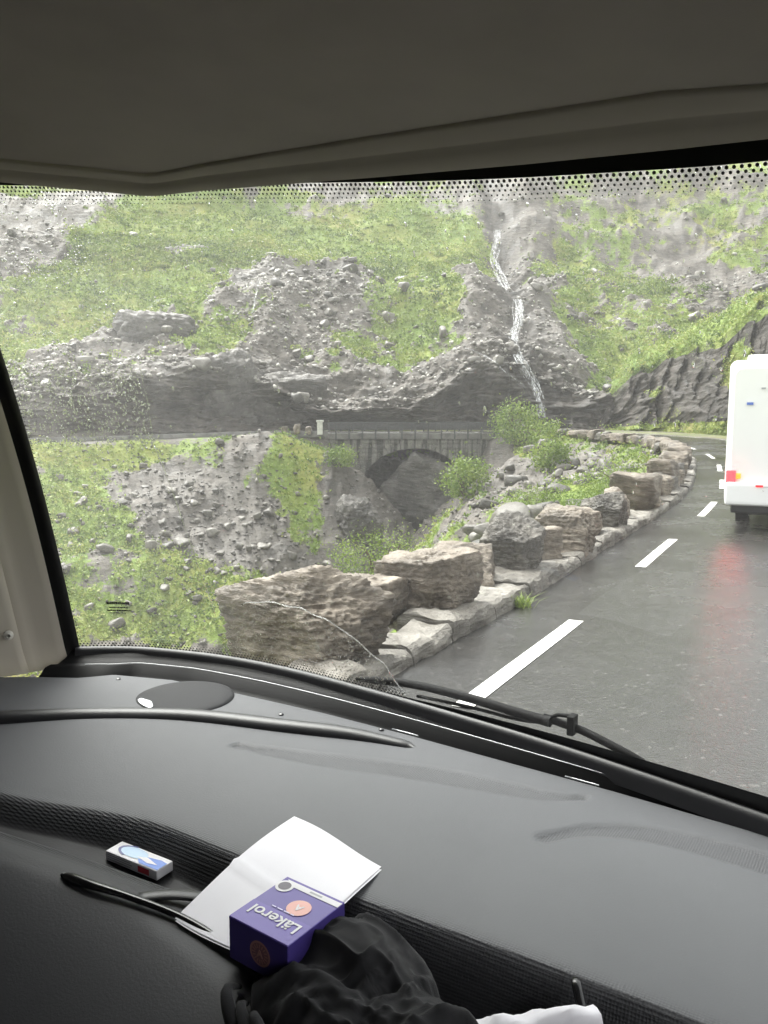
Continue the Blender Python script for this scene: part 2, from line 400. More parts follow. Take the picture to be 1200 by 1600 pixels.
# patches of grass (+) and bare rock (-) on the mountainside, as x, z, rx, rz, weight in metres
M_GRASS = [(-22.2, 26.8, 9.4, 6.3, 1), (-14.9, 30.3, 5.5, 4.7, 0.6), (-30.3, 21.1, 8.6, 6.9, 1), (-31.1, 13.8, 5.3, 3.9, 0.9), (-18.9, 17.6, 6.5, 6.1, 1), (-6.8, 26.0, 9.7, 6.2, 1.1), (3.9, 20.1, 8.8, 6.9, 1), (8.3, 26.3, 6.0, 6.9, 0.7), (0.0, 31.1, 5.6, 4.0, 0.5), (-14.7, 10.7, 3.7, 3.4, 1), (-16.9, 8.1, 2.9, 1.4, 0.8), (-31.3, 7.1, 2.5, 1.9, 1.1), (-25.3, 4.8, 4.7, 2.1, 0.7), (6.4, 12.4, 4.6, 3.3, 0.6), (2.6, 10.6, 4.6, 2.4, 0.3), (-2.5, 7.7, 6.2, 1.6, 0.3), (-18.5, 5.4, 3.2, 1.6, 0.6), (-2.3, 5.1, 5.2, 0.8, 0.5), (5.4, 2.5, 2.2, 0.8, 0.9), (20.8, 14.7, 2.8, 5.6, 0.5), (27.3, 23.7, 5.1, 6.4, 0.4), (20.0, 7.7, 3.7, 3.1, 0.8), (33.9, 20.7, 5.0, 3.6, 0.5), (21.2, 25.8, 4.2, 6.8, 0.4), (45.4, 31.2, 7.5, 4.8, 0.6), (46.2, 21.6, 4.2, 3.6, 0.7), (3.7, 34.8, 8.7, 3.5, 0.5), (28.9, 12.5, 3.5, 5.3, 0.5), (18.2, 3.9, 2.2, 1.4, 0.6), (-48.4, 32.4, 5.4, 3.3, 0.4), (-41.9, 22.0, 6.3, 8.3, -1.2), (-22.8, 19.8, 3.0, 2.8, -0.9), (-21.8, 10.0, 3.3, 3.1, -1.3), (-26.3, 8.5, 3.5, 2.3, -0.8), (-7.0, 14.2, 7.9, 4.6, -0.7), (-13.8, 15.3, 2.8, 2.6, -1.0), (-0.9, 34.5, 10.7, 3.2, -0.7), (-11.6, 30.7, 6.5, 2.8, -0.4), (19.2, 28.9, 5.2, 8.9, -0.6), (11.8, 12.2, 3.3, 8.5, -1.2), (15.3, 9.8, 2.4, 5.8, -0.8), (39.4, 20.7, 8.3, 4.7, -1.1), (41.3, 30.0, 5.6, 4.7, -0.5), (-9.8, 4.9, 6.6, 2.8, -1.2), (1.1, 3.9, 6.7, 1.7, -0.8), (-24.3, 2.2, 6.6, 1.8, -1.2), (9.3, 5.0, 5.0, 3.3, -1.2)]
M_PALE = [(-21.8, 10.0, 3.0, 2.9), (-14.2, 15.7, 3.2, 2.9), (9.7, 21.5, 1.5, 3.5), (41.9, 31.3, 4.7, 2.9), (-23.0, 20.3, 2.7, 2.8), (8.9, 32.5, 3.0, 2.0), (16.8, 11.5, 1.9, 5.5), (-7.5, 17.1, 6.1, 4.2), (-11.9, 4.9, 2.7, 2.2)]
# the same on the ravine banks, as x, y, rx, ry, weight
V_GRASS = [(-21.1, 53.8, 3.9, 2.1, 1), (-17.0, 55.9, 2.7, 1.0, 0.9), (-12.4, 57.6, 2.3, 1.0, 0.5), (-18.7, 49.4, 2.4, 3.2, 1), (-20.4, 50.7, 2.0, 2.2, 0.7), (-15.6, 48.4, 2.3, 2.1, 0.7), (-13.2, 46.3, 2.6, 1.9, 0.8), (-10.8, 44.3, 2.8, 1.8, 0.8), (-13.8, 42.1, 2.7, 1.6, 1), (-8.7, 42.4, 2.0, 1.2, 0.8), (-4.7, 58.9, 2.8, 0.8, 1.1), (-5.8, 56.2, 1.8, 2.4, 0.9), (-3.6, 55.8, 1.3, 1.9, 0.8), (-4.7, 53.2, 1.1, 1.1, 0.7), (-7.7, 47.7, 1.9, 0.8, 0.5), (-12.3, 50.7, 4.5, 3.1, -1), (-9.9, 56.2, 2.2, 2.0, -0.7), (-7.2, 49.6, 2.4, 1.7, -0.8), (-15.9, 53.8, 1.7, 1.6, -0.6), (-1.8, 55.4, 1.8, 1.6, -0.4), (-9.2, 41.5, 1.0, 1.2, -0.4),
    (4.7, 29.2, 1.4, 5.0, 0.9), (8.5, 32.1, 1.8, 6, 1.0), (10.2, 50.9, 2.4, 5, 0.8), (3.8, 33.3, 1.1, 5, 0.5), (0.3, 16.3, 0.9, 5.6, 1), (2.0, 27.7, 0.9, 4.1, -0.8), (8.0, 43.5, 2.1, 5, -1), (12.1, 50.5, 1.6, 3.8, -0.4)]
def patches(a, b, L, base, warp=1.0):
    q3 = np.stack([a, b, a * 0], 1); k = 0.16
    a = a + 2.0 * warp * fbm(q3, k, 4, 71, 0.6); b = b + 1.6 * warp * fbm(q3, k, 4, 83, 0.6)
    g = np.full(a.shape, base)
    for e in L:
        r = ((a - e[0]) / e[2]) ** 2 + ((b - e[1]) / e[3]) ** 2
        wt = e[4] if len(e) > 4 else 1.0
        g = g + (wt if wt > 0 else 1.25 * wt) * np.exp(-r * 0.9)
    return g
FALL = np.array([(16.2, 33.5), (15.3, 27.0), (13.9, 20.5), (14.0, 16.7), (13.7, 13.3), (12.2, 9.5), (12.0, 7.2), (12.7, 5.5), (13.5, 3.9), (13.6, 2.0), (13.4, -1.0)])   # x, z

# ---- mountainside
NT, NQ = 780, 540
tau = np.linspace(-0.72, 0.74, NT)
q = np.r_[np.linspace(0, 1, 40, endpoint=False), np.linspace(1, 2, 110, endpoint=False), np.linspace(2, 3, 300, endpoint=False), np.linspace(3, 4, NQ - 450)]
TT, QQ = np.meshgrid(tau, q, indexing='ij'); TT = TT.ravel(); QQ = QQ.ravel()
X, Y, Z = mountain_base(TT, QQ)
P = np.stack([X, Y, Z], 1)
c_here = np.interp(TT, TAB_T, TAB_C)
steep = sstep(0.9, 1.15, QQ) * sstep(2.25, 1.9, QQ)
fall_x = np.interp(Z, FALL[::-1, 1], FALL[::-1, 0])
gully = np.exp(-((X - fall_x) / 2.2) ** 2) * sstep(0.3, 1.2, QQ)
big = fbm(P, 0.045, 3, 3) * 3.2
mid = fbm(P, 0.13, 3, 11, 0.5, ridged=True) * 1.25
P2 = P * np.array([1, 1, 2.4]); led = fbm(P2, 0.35, 4, 23, 0.55, ridged=True) * 0.55
fine = fbm(P, 1.3, 3, 37, 0.55) * 0.22
grass_m = patches(X, Z, M_GRASS, 0.31) + 0.42 * fbm(P, 0.25, 4, 51, 0.65) + 0.36 * fbm(P, 1.1, 2, 53, 0.7) - 0.75 * steep * (c_here > 2.2)
grass_m = grass_m - 0.5 * gully
soft = np.clip(grass_m, 0, 1)
rocky = 1 - 0.65 * soft
up_amt = big * sstep(1.6, 2.6, QQ) + rocky * (mid * 0.8 + led * 0.42) * sstep(1.1, 2.2, QQ) + fine * (0.25 + 0.4 * rocky)
out_amt = (mid * 1.0 + led * 1.3 + 0.5 * fine) * steep + 2.2 * vnoise(P, 0.11, 77) * steep
Pd = P.copy()
Pd[:, 2] += up_amt * (1 - steep) + 0.35 * up_amt * steep - 2.4 * gully * sstep(1.8, 2.6, QQ)
Pd[:, 1] -= out_amt - 1.2 * steep
Pd[:, 1] += 1.6 * gully * steep
over = sstep(0.03, -0.06, TT) * sstep(-0.36, -0.27, TT)        # the cut face overhangs along the far road
Pd[:, 1] += over * (1.3 * sstep(1.02, 1.2, QQ) * sstep(1.6, 1.4, QQ) - 1.5 * sstep(1.55, 1.8, QQ) * sstep(2.12, 1.95, QQ))
# ledges of the overhang above the far road
foot = sstep(1.05, 1.0, QQ)
Pd[:, 1] = np.where(QQ < 1.05, np.maximum(Pd[:, 1], P[:, 1] - 0.2), Pd[:, 1])
pale_m = np.clip(patches(X, Z, M_PALE, -0.15) + 0.5 * vnoise(P, 0.5, 91), 0, 1)
MT = Pd.reshape(NT, NQ, 3); MGR = grass_m.reshape(NT, NQ)
mountain = mo('mountain_terrain', Pd, gridF(NT, NQ), M['terrain'], smooth=True, attrs={'grass': grass_m, 'pale': pale_m, 'wet': np.clip(steep * (0.55 + 0.5 * vnoise(P, 0.3, 97)) + 0.8 * gully, 0, 1)})  # cliff shade is painted in through this mask; only the gully is wet
tag(mountain, kind='structure')

# ---- ravine banks
NA, NR = 600, 490
ta = np.linspace(-0.80, 0.60, NA); rr = np.exp(np.linspace(math.log(3.6), math.log(73.5), NR))
A_, R_ = np.meshgrid(ta, rr, indexing='ij'); A_ = A_.ravel(); R_ = R_.ravel()
vy = R_; vx = A_ * R_
vz, vd = valley_base(vx, vy)
VP = np.stack([vx, vy, vz], 1)
fade = sstep(0.3, 2.2, vd)
vg = patches(vx, vy, V_GRASS, 0.33, 0.6) + 0.45 * fbm(VP, 0.28, 4, 131, 0.6) + 0.36 * fbm(VP, 1.4, 2, 133, 0.7)
vg = vg - 1.2 * sstep(13, 9, vy)
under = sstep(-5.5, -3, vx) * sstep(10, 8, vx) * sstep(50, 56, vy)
vg = vg - 1.4 * under - 1.0 * sstep(59.5, 60.5, vy) * sstep(16, 14, vx)
vsoft = np.clip(vg, 0, 1); vro = 1 - 0.6 * vsoft
vdz = (fbm(VP, 0.12, 2, 141) * 0.9 + vro * (fbm(VP, 0.42, 3, 151, 0.55, ridged=True) * 0.20 + fbm(VP * np.array([1, 1, 1.8]), 1.3, 3, 161, 0.6) * 0.22) + fbm(VP, 4.0, 2, 171) * 0.06)
VPd = VP.copy(); VPd[:, 2] += vdz * fade * np.interp(vy, [5, 20], [0.45, 1.0])
vpale = np.clip(0.25 + 0.6 * vnoise(VP, 0.35, 181) + 0.6 * np.exp(-((vx + 11.5) / 5) ** 2 - ((vy - 50) / 4.5) ** 2), 0, 1)
VT = VPd.reshape(NA, NR, 3)
ravine = mo('ravine_terrain', VPd, gridF(NA, NR), M['terrain'], smooth=True, attrs={'grass': vg, 'pale': vpale * 0.8, 'wet': under * 0.6})  # rock colour darker below and in front of the bridge
tag(ravine, kind='structure')
def ground_z(x, y):
    i = np.clip((x / y - ta[0]) / (ta[1] - ta[0]), 0, NA - 1.001); j = np.clip((math.log(y) - math.log(3.6)) / (math.log(73.5) - math.log(3.6)) * (NR - 1), 0, NR - 1.001)
    return float(VT[int(round(i)), int(round(j)), 2])

# ---- outcrop to the right of the far road
NO, NP = 260, 190
to = np.linspace(0.255, 0.62, NO); qo = np.linspace(0, 1, NP)
T3, Q3 = np.meshgrid(to, qo, indexing='ij'); T3 = T3.ravel(); Q3 = Q3.ravel()
yb = np.interp(T3, [0.25, 0.29, 0.34, 0.40, 0.46, 0.52, 0.62], [69, 66.5, 63.0, 56.5, 51.0, 45.0, 36.0])
hc = np.interp(T3, [0.25, 0.275, 0.31, 0.36, 0.40, 0.46, 0.62], [0.4, 2.8, 5.8, 6.8, 7.5, 8.5, 9.0])
rho = np.interp(Q3, [0, 0.08, 0.6, 1.0], [-0.5, 0.6, 3.6, 16.0]); zo = np.interp(Q3, [0, 0.08, 0.6, 0.8, 1.0], [-0.2, 0.06, 1.0, 1.22, 0.6])
yo = yb + rho; xo = T3 * yo; zz = 0.5 + hc * zo
OP = np.stack([xo, yo, zz], 1)
st = sstep(0.06, 0.12, Q3) * sstep(0.72, 0.55, Q3)
og = np.where(Q3 > 0.56, 0.9, 0.0) + np.where(Q3 < 0.14, 0.9, 0.0) + 0.75 * np.exp(-((T3 - 0.425) / 0.02) ** 2 - ((Q3 - 0.40) / 0.2) ** 2) + 0.45 * fbm(OP, 0.5, 4, 211, 0.6) - 0.15
orid = fbm(OP * np.array([1, 1, 1.6]), 0.4, 4, 221, 0.55, ridged=True)
OPd = OP.copy(); OPd[:, 1] -= orid * 1.1 * st + 0.7 * vnoise(OP, 0.22, 231) * st
OPd[:, 2] += (0.35 * orid + 0.8 * fbm(OP, 0.18, 3, 241)) * sstep(0.1, 0.5, Q3)
outcrop = mo('hillside_terrain', OPd, gridF(NO, NP), M['terrain'], attrs={'grass': og, 'pale': np.zeros(len(OP)), 'wet': np.clip(st * 0.7 * (1 + vnoise(OP, 0.4, 98)), 0, 1)})  # rock colour darker on the steep face
tag(outcrop, kind='structure')

# ---- base ground to the horizon, far below the ravine
gp = mo('ground', [(-290, -290, -16), (290, -290, -16), (290, 290, -16), (-290, 290, -16)], [(0, 1, 2, 3)], M['terrain'], attrs={'grass': [0.6] * 4, 'pale': [0] * 4, 'wet': [0] * 4})
tag(gp, kind='structure')

# ---- road
full_kerb = np.vstack([KERB, KLEFT])
kc = resample(np.vstack([KERB[:-1], [(8.8, 60, .95)], [(2.3, 60.0, .95)], KLEFT]), 420)
def offset(c, d):
    T = np.gradient(c[:, :2], axis=0); T /= np.linalg.norm(T, axis=1)[:, None]
    o = c.copy(); o[:, 0] += T[:, 1] * d; o[:, 1] -= T[:, 0] * d; return o
cols = np.linspace(0, 1, 15)
ctr = offset(kc, ROAD_W * 0.5)
rv = []
for a in cols:
    o = offset(kc, ROAD_W * a); o[:, 2] = kc[:, 2] + 0.05 * (1 - (2 * a - 1) ** 2) - 0.0
    rv.append(o)
rv = np.stack(rv, 1)
road = mo('road', rv.reshape(-1, 3), gridF(len(kc), len(cols)), M['asphalt'], smooth=True, attrs={'across': np.tile(cols, len(kc))})
tag(road, kind='structure')
# verge to the right of the near road
vv = np.stack([offset(kc, ROAD_W + 0.0), offset(kc, ROAD_W + 1.0), offset(kc, ROAD_W + 3.0), offset(kc, ROAD_W + 5.5)], 1)[:230]
vv[:, 0, 2] -= 0.03; vv[:, 1, 2] += 0.02; vv[:, 2, 2] += 0.06; vv[:, 3, 2] += 0.1
verge = mo('verge_ground', vv.reshape(-1, 3), gridF(len(vv), 4), M['terrain'], attrs={'grass': np.tile([0.1, 0.42, 0.45, 0.2], len(vv)), 'pale': np.zeros(len(vv) * 4), 'wet': np.zeros(len(vv) * 4)})
tag(verge, kind='structure')
# painted edge lines as dashes, children of the road
def dash(s0, s1, off, wdt, parent):
    d = np.r_[0, np.cumsum(np.linalg.norm(np.diff(kc[:, :2], axis=0), axis=1))]
    s = np.linspace(s0, s1, 8)
    C = np.stack([np.interp(s, d, kc[:, k]) for k in range(3)], 1)
    a = offset(C, off); b = offset(C, off + wdt)
    for o, aa in ((a, off / ROAD_W), (b, (off + wdt) / ROAD_W)): o[:, 2] = C[:, 2] + 0.05 * (1 - (2 * aa - 1) ** 2) + 0.006
    V = np.stack([a, b], 1).reshape(-1, 3)
    return mo('edge_marking', V, gridF(8, 2), M['paint'], parent)
dkc = np.r_[0, np.cumsum(np.linalg.norm(np.diff(kc[:, :2], axis=0), axis=1))]
def s_at(y, first=True):
    k = np.argmin(np.abs(kc[:150, 1] - y)); return dkc[k]
s_first = dkc[np.argmin(np.hypot(kc[:, 0] - 0.1, kc[:, 1] - 6.3))]
DASH0 = s_first - 0.65
for k in range(-1, 12):
    dash(DASH0 + k * 6.1, DASH0 + k * 6.1 + 2.8, 0.74, 0.15, road)
for k in range(0, 14):
    s0 = DASH0 + 20 + k * 4.6
    dash(s0, s0 + 3.0, ROAD_W - 0.42, 0.14, road)

# ------------------------------------------------------------------ rocks
def ico(sub):
    bm = bmesh.new(); bmesh.ops.create_icosphere(bm, subdivisions=sub, radius=1.0)
    V = np.array([v.co[:] for v in bm.verts]); F = np.array([[v.index for v in f.verts] for f in bm.faces]); bm.free(); return V, F
ICO = {k: ico(k) for k in (1, 2, 3, 4, 5, 6)}
def rock_mesh(name, sub, seed, size, mat, ncut=9, noise_amp=0.07, nscale=1.6, cuts=(0.80, 1.22)):
    """angular block: directions clipped by random planes, then roughened; base at z = 0"""
    D, F = ICO[sub]; r = np.random.default_rng(seed)
    ax = np.array([(1, 0, 0), (-1, 0, 0), (0, 1, 0), (0, -1, 0), (0, 0, 1), (0, 0, -1)], float)
    ax = ax + r.normal(0, 0.13, ax.shape); ax /= np.linalg.norm(ax, axis=1)[:, None]
    cut = r.normal(0, 1, (ncut, 3)); cut /= np.linalg.norm(cut, axis=1)[:, None]
    nrm = np.vstack([ax, cut]); h = np.r_[r.uniform(0.80, 1.0, 6), r.uniform(cuts[0], cuts[1], ncut)]
    dt = D @ nrm.T
    rad = np.min(np.where(dt > 0.05, h[None, :] / np.maximum(dt, 0.05), 9), axis=1)
    rad = np.minimum(rad, 1.5)
    V = D * rad[:, None]
    pn = V * nscale + seed * 3.7
    amp = noise_amp * (fbm(pn, 1.0, 2, seed % 97, 0.5) + 0.75 * fbm(pn * np.array([1, 1, 2.2]), 2.2, 4 if sub > 2 else 1, seed % 89, 0.6, ridged=True))
    V = V + D * amp[:, None]
    V = V * np.array(size) * 0.5
    V[:, 2] -= np.percentile(V[:, 2], 4)
    return make_mesh(name, V, F, False, None, mat)

# the row of boulders set on the outer kerb: x, y, (length, depth, height), turn, dark?, label
BO = [(-0.70, 6.45, (1.16, 0.8, 0.80), 30, 0, 'largest pale tan boulder, nearest the windscreen'),
      (0.42, 8.1, (1.08, 0.75, 0.84), 33, 0, 'squared brown boulder, second along the kerb from the windscreen'),
      (1.60, 10.05, (0.74, 0.72, 0.90), 20, 1, 'dark wet boulder, third along the kerb from the windscreen'),
      (2.72, 11.9, (0.95, 0.8, 0.84), 40, 0, 'rough rounded boulder, fourth along the kerb from the windscreen'),
      (3.92, 14.2, (0.86, 0.8, 0.86), 28, 1, 'tall layered grey block, fifth along the kerb, standing upright')]
for i, (x, y, s, a, dk, lab) in enumerate(BO):
    me = rock_mesh('boulder', 6, 301 + i * 7, s, M['boulder_dark' if dk else 'boulder'], 7, 0.06, nscale=2.4, cuts=(0.72, 1.05))
    z = min(ground_z(x, y), 0.12) if i > 0 else 0.0
    o = link('boulder', me, None, (x, y, max(z, -0.12)), (0, 0, R(-a)))
    tag(o, lab, 'boulder', 'boulders set along the kerb')
for k, (x, y, s_, lab) in enumerate([(-0.18, 7.75, (0.7, 0.6, 0.62), 'smaller stone wedged behind the two nearest boulders'), (0.92, 9.25, (0.75, 0.6, 0.66), 'stone wedged between the squared brown and the dark wet boulder'),
        (2.08, 11.15, (0.7, 0.6, 0.62), 'stone wedged between the dark wet and the rough rounded boulder'), (3.22, 13.2, (0.75, 0.6, 0.66), 'stone wedged before the tall layered grey block'), (4.55, 15.6, (0.8, 0.6, 0.7), 'stone wedged just beyond the tall layered grey block')]):
    o = link('boulder', rock_mesh('boulder', 5, 351 + k * 3, s_, M['boulder'], 7, 0.07, cuts=(0.72, 1.05)), None, (x, y, -0.05), (0, 0, R(-30 + 25 * k)))
    tag(o, lab, 'boulder', 'boulders set along the kerb')
# smaller wall stones that carry on round the bend
wk = offset(kc, -0.62)
wd = np.r_[0, np.cumsum(np.linalg.norm(np.diff(wk[:, :2], axis=0), axis=1))]
s = wd[np.argmin(np.hypot(wk[:, 0] - 5.0, wk[:, 1] - 16.4))]; s_end = wd[np.argmin(np.hypot(wk[:, 0] - 10.2, wk[:, 1] - 59))]
wall_meshes = [rock_mesh('wall_boulder', 4 if k < 5 else 3, 401 + k * 11, (1, 1, 1), M['boulder_dark' if k % 4 == 3 else 'boulder'], 6, 0.07, cuts=(0.72, 1.05)) for k in range(10)]
k = 0
rr_ = random.Random(5)
while s < s_end:
    L = rr_.uniform(0.85, 1.45); p = [np.interp(s + L * 0.5, wd, wk[:, j]) for j in range(3)]
    ddx = np.interp(s + L, wd, wk[:, 0]) - np.interp(s, wd, wk[:, 0]); ddy = np.interp(s + L, wd, wk[:, 1]) - np.interp(s, wd, wk[:, 1])
    h = rr_.uniform(0.75, 1.15) * np.interp(p[1], [15, 25, 40, 60], [0.95, 0.8, 0.58, 0.5])
    o = link('wall_boulder', wall_meshes[k % 10], None, (p[0] + rr_.uniform(-.12, .12), p[1], p[2] - 0.1), (rr_.uniform(-.1, .1), rr_.uniform(-.1, .1), math.atan2(ddy, ddx) + rr_.choice([0, math.pi])), (L * 1.12, rr_.uniform(0.75, 1.0), h))
    far = p[1] > 40
    tag(o, 'rough brown boulder in the far wall behind the bush, round the bend' if far else 'rough brown boulder in the wall row beyond the upright grey block', 'boulder', 'wall boulders round the bend' if far else 'wall boulders before the bend')
    s += L * 0.93; k += 1

# ---- kerb of flat pale slabs
kerb = empty('stone_kerb', (0.1, 6.3, 0)); tag(kerb, 'low kerb of flat pale stone slabs along the inner road edge', 'kerb')
kerb_loc = Vector((0.1, 6.3, 0))
s = s_first - 6.0; i = 0; rk = random.Random(11)
s_k_end = dkc[np.argmin(np.hypot(kc[:, 0] - 11.3, kc[:, 1] - 58.2))]
while s < s_k_end:
    L = rk.uniform(0.6, 1.5); m = 16 if s < s_first + 16 else 6
    q_ = np.linspace(s + 0.012, s + L - 0.012, m)
    C = np.stack([np.interp(q_, dkc, kc[:, j]) for j in range(3)], 1)
    hh = rk.uniform(0.11, 0.19); dep = rk.uniform(0.42, 0.70); tl = rk.uniform(-0.05, 0.03)
    prof = [(-0.05, -0.10), (-0.035, 0.02), (-0.03, hh * 0.55), (-0.012, hh - 0.025), (0.03, hh)] + [(dep * f_, hh + tl * f_) for f_ in (0.2, 0.35, 0.5, 0.65, 0.8, 0.92)] + [(dep, hh + tl - 0.05), (dep + 0.02, -0.15)]
    V = np.stack([offset(C, -a) + np.array([0, 0, b]) for a, b in prof], 1).reshape(-1, 3)
    n = len(prof)
    nz = fbm(V, 3.2, 4, 19, 0.55); nx = fbm(V, 4.0, 3, 29, 0.55)
    V[:, 2] += 0.045 * nz; V[:, 0] += 0.03 * nx; V[:, 1] += 0.02 * nz
    F = [tuple(f) for f in gridF(m, n)] + [tuple(range(n)), tuple((m - 1) * n + t_ for t_ in range(n))[::-1]]
    V = V - np.array(kerb_loc)
    mo('kerb_stone', V, F, M['slab'], kerb)
    s += L; i += 1
# far road's low kerb
lk = resample(KLEFT, 60)
LV = np.stack([offset(lk, 0.05), offset(lk, 0.05), offset(lk, -0.3), offset(lk, -0.3)], 1); LV[:, 1, 2] += 0.16; LV[:, 2, 2] += 0.16; LV[:, 3, 2] -= 0.3
fk = mo('far_kerb', LV.reshape(-1, 3), gridF(60, 4), M['concrete']); tag(fk, kind='structure')

# ------------------------------------------------------------------ bridge
br = empty('stone_bridge', (2.3, 60, 0)); tag(br, 'stone arch bridge with black iron railing across the ravine', 'bridge')
def bp(o): o.location = Vector(o.location) - Vector((2.3, 60, 0)); return o
ACX, ARX, ASP, ARI = 2.3, 4.2, -3.7, 3.5     # arch centre, half span, springing height, rise
th = np.linspace(0, math.pi, 33)
ax_, az_ = ACX + ARX * np.cos(th), ASP + ARI * np.sin(th)
yf, yb_ = 60.12, 66.3
for nm, yy in (('spandrel_wall', yf), ('spandrel_wall', yb_)):
    V, F = [], []
    # strips between the arch line and the deck
    for i in range(33): V += [(ax_[i], yy, az_[i]), (ax_[i], yy, 0.46)]
    for i in range(32): F.append((2 * i, 2 * i + 1, 2 * i + 3, 2 * i + 2))
    b0 = len(V)
    V += [(BRIDGE_X0 - 0.6, yy, 0.46), (ACX - ARX, yy, 0.46), (ACX - ARX, yy, -9), (BRIDGE_X0 - 0.6, yy, -9), (ACX + ARX, yy, 0.46), (BRIDGE_X1 + 0.6, yy, 0.46), (BRIDGE_X1 + 0.6, yy, -9), (ACX + ARX, yy, -9)]
    F += [(b0, b0 + 1, b0 + 2, b0 + 3), (b0 + 4, b0 + 5, b0 + 6, b0 + 7)]
    bp(mo(nm, V, F, M['masonry'], br))
V = []; 
xs = np.r_[[ACX + ARX], ax_, [ACX - ARX]]; zs = np.r_[[-9], az_, [-9]]
for x_, z_ in zip(xs, zs): V += [(x_, yf - 0.02, z_), (x_, yb_, z_)]
bp(mo('arch_vault', V, gridF(len(xs), 2), M['masonry'], br))
# facing stones, course by course, and the ring of arch stones
rs = random.Random(3)
st_me = [boxme('stone', (1, 1, 1), M['masonry'], 0.06, 1, 0.05, seed=k) for k in range(6)]
z = 0.44; row = 0; nst = 0
while z > -6.2:
    hgt = rs.uniform(0.28, 0.38); x = BRIDGE_X0 - 0.6 - rs.uniform(0, 0.3)
    while x < BRIDGE_X1 + 0.6:
        wd_ = rs.uniform(0.42, 0.85); cx, cz = x + wd_ / 2, z - hgt / 2
        u_ = (cx - ACX) / (ARX + 0.42)
        inside_arch = abs(u_) < 1 and (cz < ASP + (ARI + 0.42) * math.sqrt(1 - u_ * u_)) or (abs(cx - ACX) < ARX + 0.05 and cz < ASP)
        if not inside_arch and cz > -0.5 - 5.5 * (1 if abs(cx - ACX) < 6 else 0.7):
            bp(link('stone', st_me[rs.randrange(6)], br, (cx, yf - 0.06 + rs.uniform(-.025, .02), cz), (0, 0, 0), (wd_ - 0.03, 0.22, hgt - 0.03))); nst += 1
        x += wd_
    z -= hgt; row += 1
for i in range(26):
    t0 = math.pi * (i + 0.5) / 26
    cx, cz = ACX + (ARX + 0.2) * math.cos(t0), ASP + (ARI + 0.2) * math.sin(t0)
    nx, nz = math.cos(t0) / ARX, math.sin(t0) / ARI
    bp(link('arch_stone', st_me[i % 6], br, (cx, yf - 0.09 + rs.uniform(-.01, .01), cz), (0, math.pi / 2 - math.atan2(nz, nx), 0), (0.46, 0.26, 0.40)))
for yy in (59.95, 66.45):
    bp(box('edge_beam', (13.4, 0.36, 0.46), (2.3, yy, 0.70), M['concrete'], br, 0.03))
    for k in range(15):
        bp(box('railing_post', (0.12, 0.09, 1.22), (BRIDGE_X0 - 0.35 + k * 0.98, yy - (0.2 if yy < 62 else -0.2), 1.10), M['iron'], br))
    for zz_, hh in ((1.69, 0.09), (1.53, 0.06), (1.38, 0.06), (1.23, 0.06)):
        bp(box('rail', (14.2, 0.05, hh), (2.55, yy - (0.2 if yy < 62 else -0.2), zz_), M['iron'], br))
bd = box('bridge_deck', (13.4, 6.2, 0.3), (2.3, 63.2, 0.74), M['concrete'], br); bp(bd)
# railing running on to the right of the bridge
rail = empty('iron_railing', (10.2, 66.0, 0.95)); tag(rail, 'black iron railing on the far side of the road beyond the bridge', 'railing')
for k in range(7):
    box('railing_post', (0.08, 0.08, 0.8), (-1.0 + k * 1.0, 0.5 + 0.0 * k, 0.4), M['iron'], rail)
box('rail', (6.4, 0.08, 0.10), (2.0, 0.5, 0.78), M['iron'], rail); box('rail', (6.4, 0.06, 0.07), (2.0, 0.5, 0.45), M['iron'], rail)
# pale end post and low guard stones at the left end
post = empty('end_post', (-4.75, 59.75, 0.9)); tag(post, 'pale concrete post at the left end of the bridge railing', 'post')
box('post_shaft', (0.40, 0.40, 0.95), (0, 0, 0.40), M['pale_concrete'], post, 0.03); box('post_cap', (0.52, 0.52, 0.16), (0, 0, 0.92), M['pale_concrete'], post, 0.03)
gs = [rock_mesh('guard_stone', 3, 501 + k, (1, 1, 1), M['boulder'], 8, 0.05) for k in range(3)]
for k, (x, y, sx, h, lab) in enumerate([(-5.6, 59.6, 0.45, 0.62, 'small guard stone beside the pale bridge post'), (-6.45, 59.6, 0.5, 0.75, 'middle guard stone of three on the far road edge'), (-7.4, 59.5, 0.5, 0.6, 'guard stone farthest from the pale bridge post')]):
    tag(link('guard_stone', gs[k], None, (x, y, 0.85), None, (sx, 0.4, h)), lab, 'stone', 'guard stones by the bridge')

# ------------------------------------------------------------------ large outcrops, loose rocks, rubble
OUT = [(-21.6, 76.5, 6.6, (6.6, 5, 5.6), 25, 'broad pale grey rock face standing out of the green slope'),
       (-14.2, 88.0, 12.9, (5.0, 4, 4.0), -10, 'pale slab above the overhang with a thin stream beside it'),
       (-12.6, 69.6, 1.2, (5.4, 3.2, 6.4), 32, 'steep tilted rock slab above the far road'),
       (-8.8, 71.0, 1.4, (6.0, 3.2, 4.6), 15, 'dark overhanging rock ledge above the far road'),
       (3.3, 63.4, -11.0, (6.4, 5.2, 10.4), -12, 'big rounded rock filling the bridge arch'),
       (-1.0, 70.5, -10, (4.6, 3.0, 9.0), 12, 'dark wet rock wall behind the left side of the arch'),
       (-22.8, 96.0, 17.2, (5.0, 4, 4.2), 0, 'grey rock knob high on the green slope'),
              (-2.2, 54.2, -7.0, (2.6, 2.2, 3.6), 30, 'speckled rock spur at the left foot of the arch')]
for i, (x, y, z, s_, a, lab) in enumerate(OUT):
    me = rock_mesh('rock_outcrop', 5, 601 + i * 5, s_, M['outcrop'], 12, 0.10, nscale=2.2)
    tag(link('rock_outcrop', me, None, (x, y, z), (R(8), R(-14 if i == 2 else 6), R(a))), lab, 'rock')

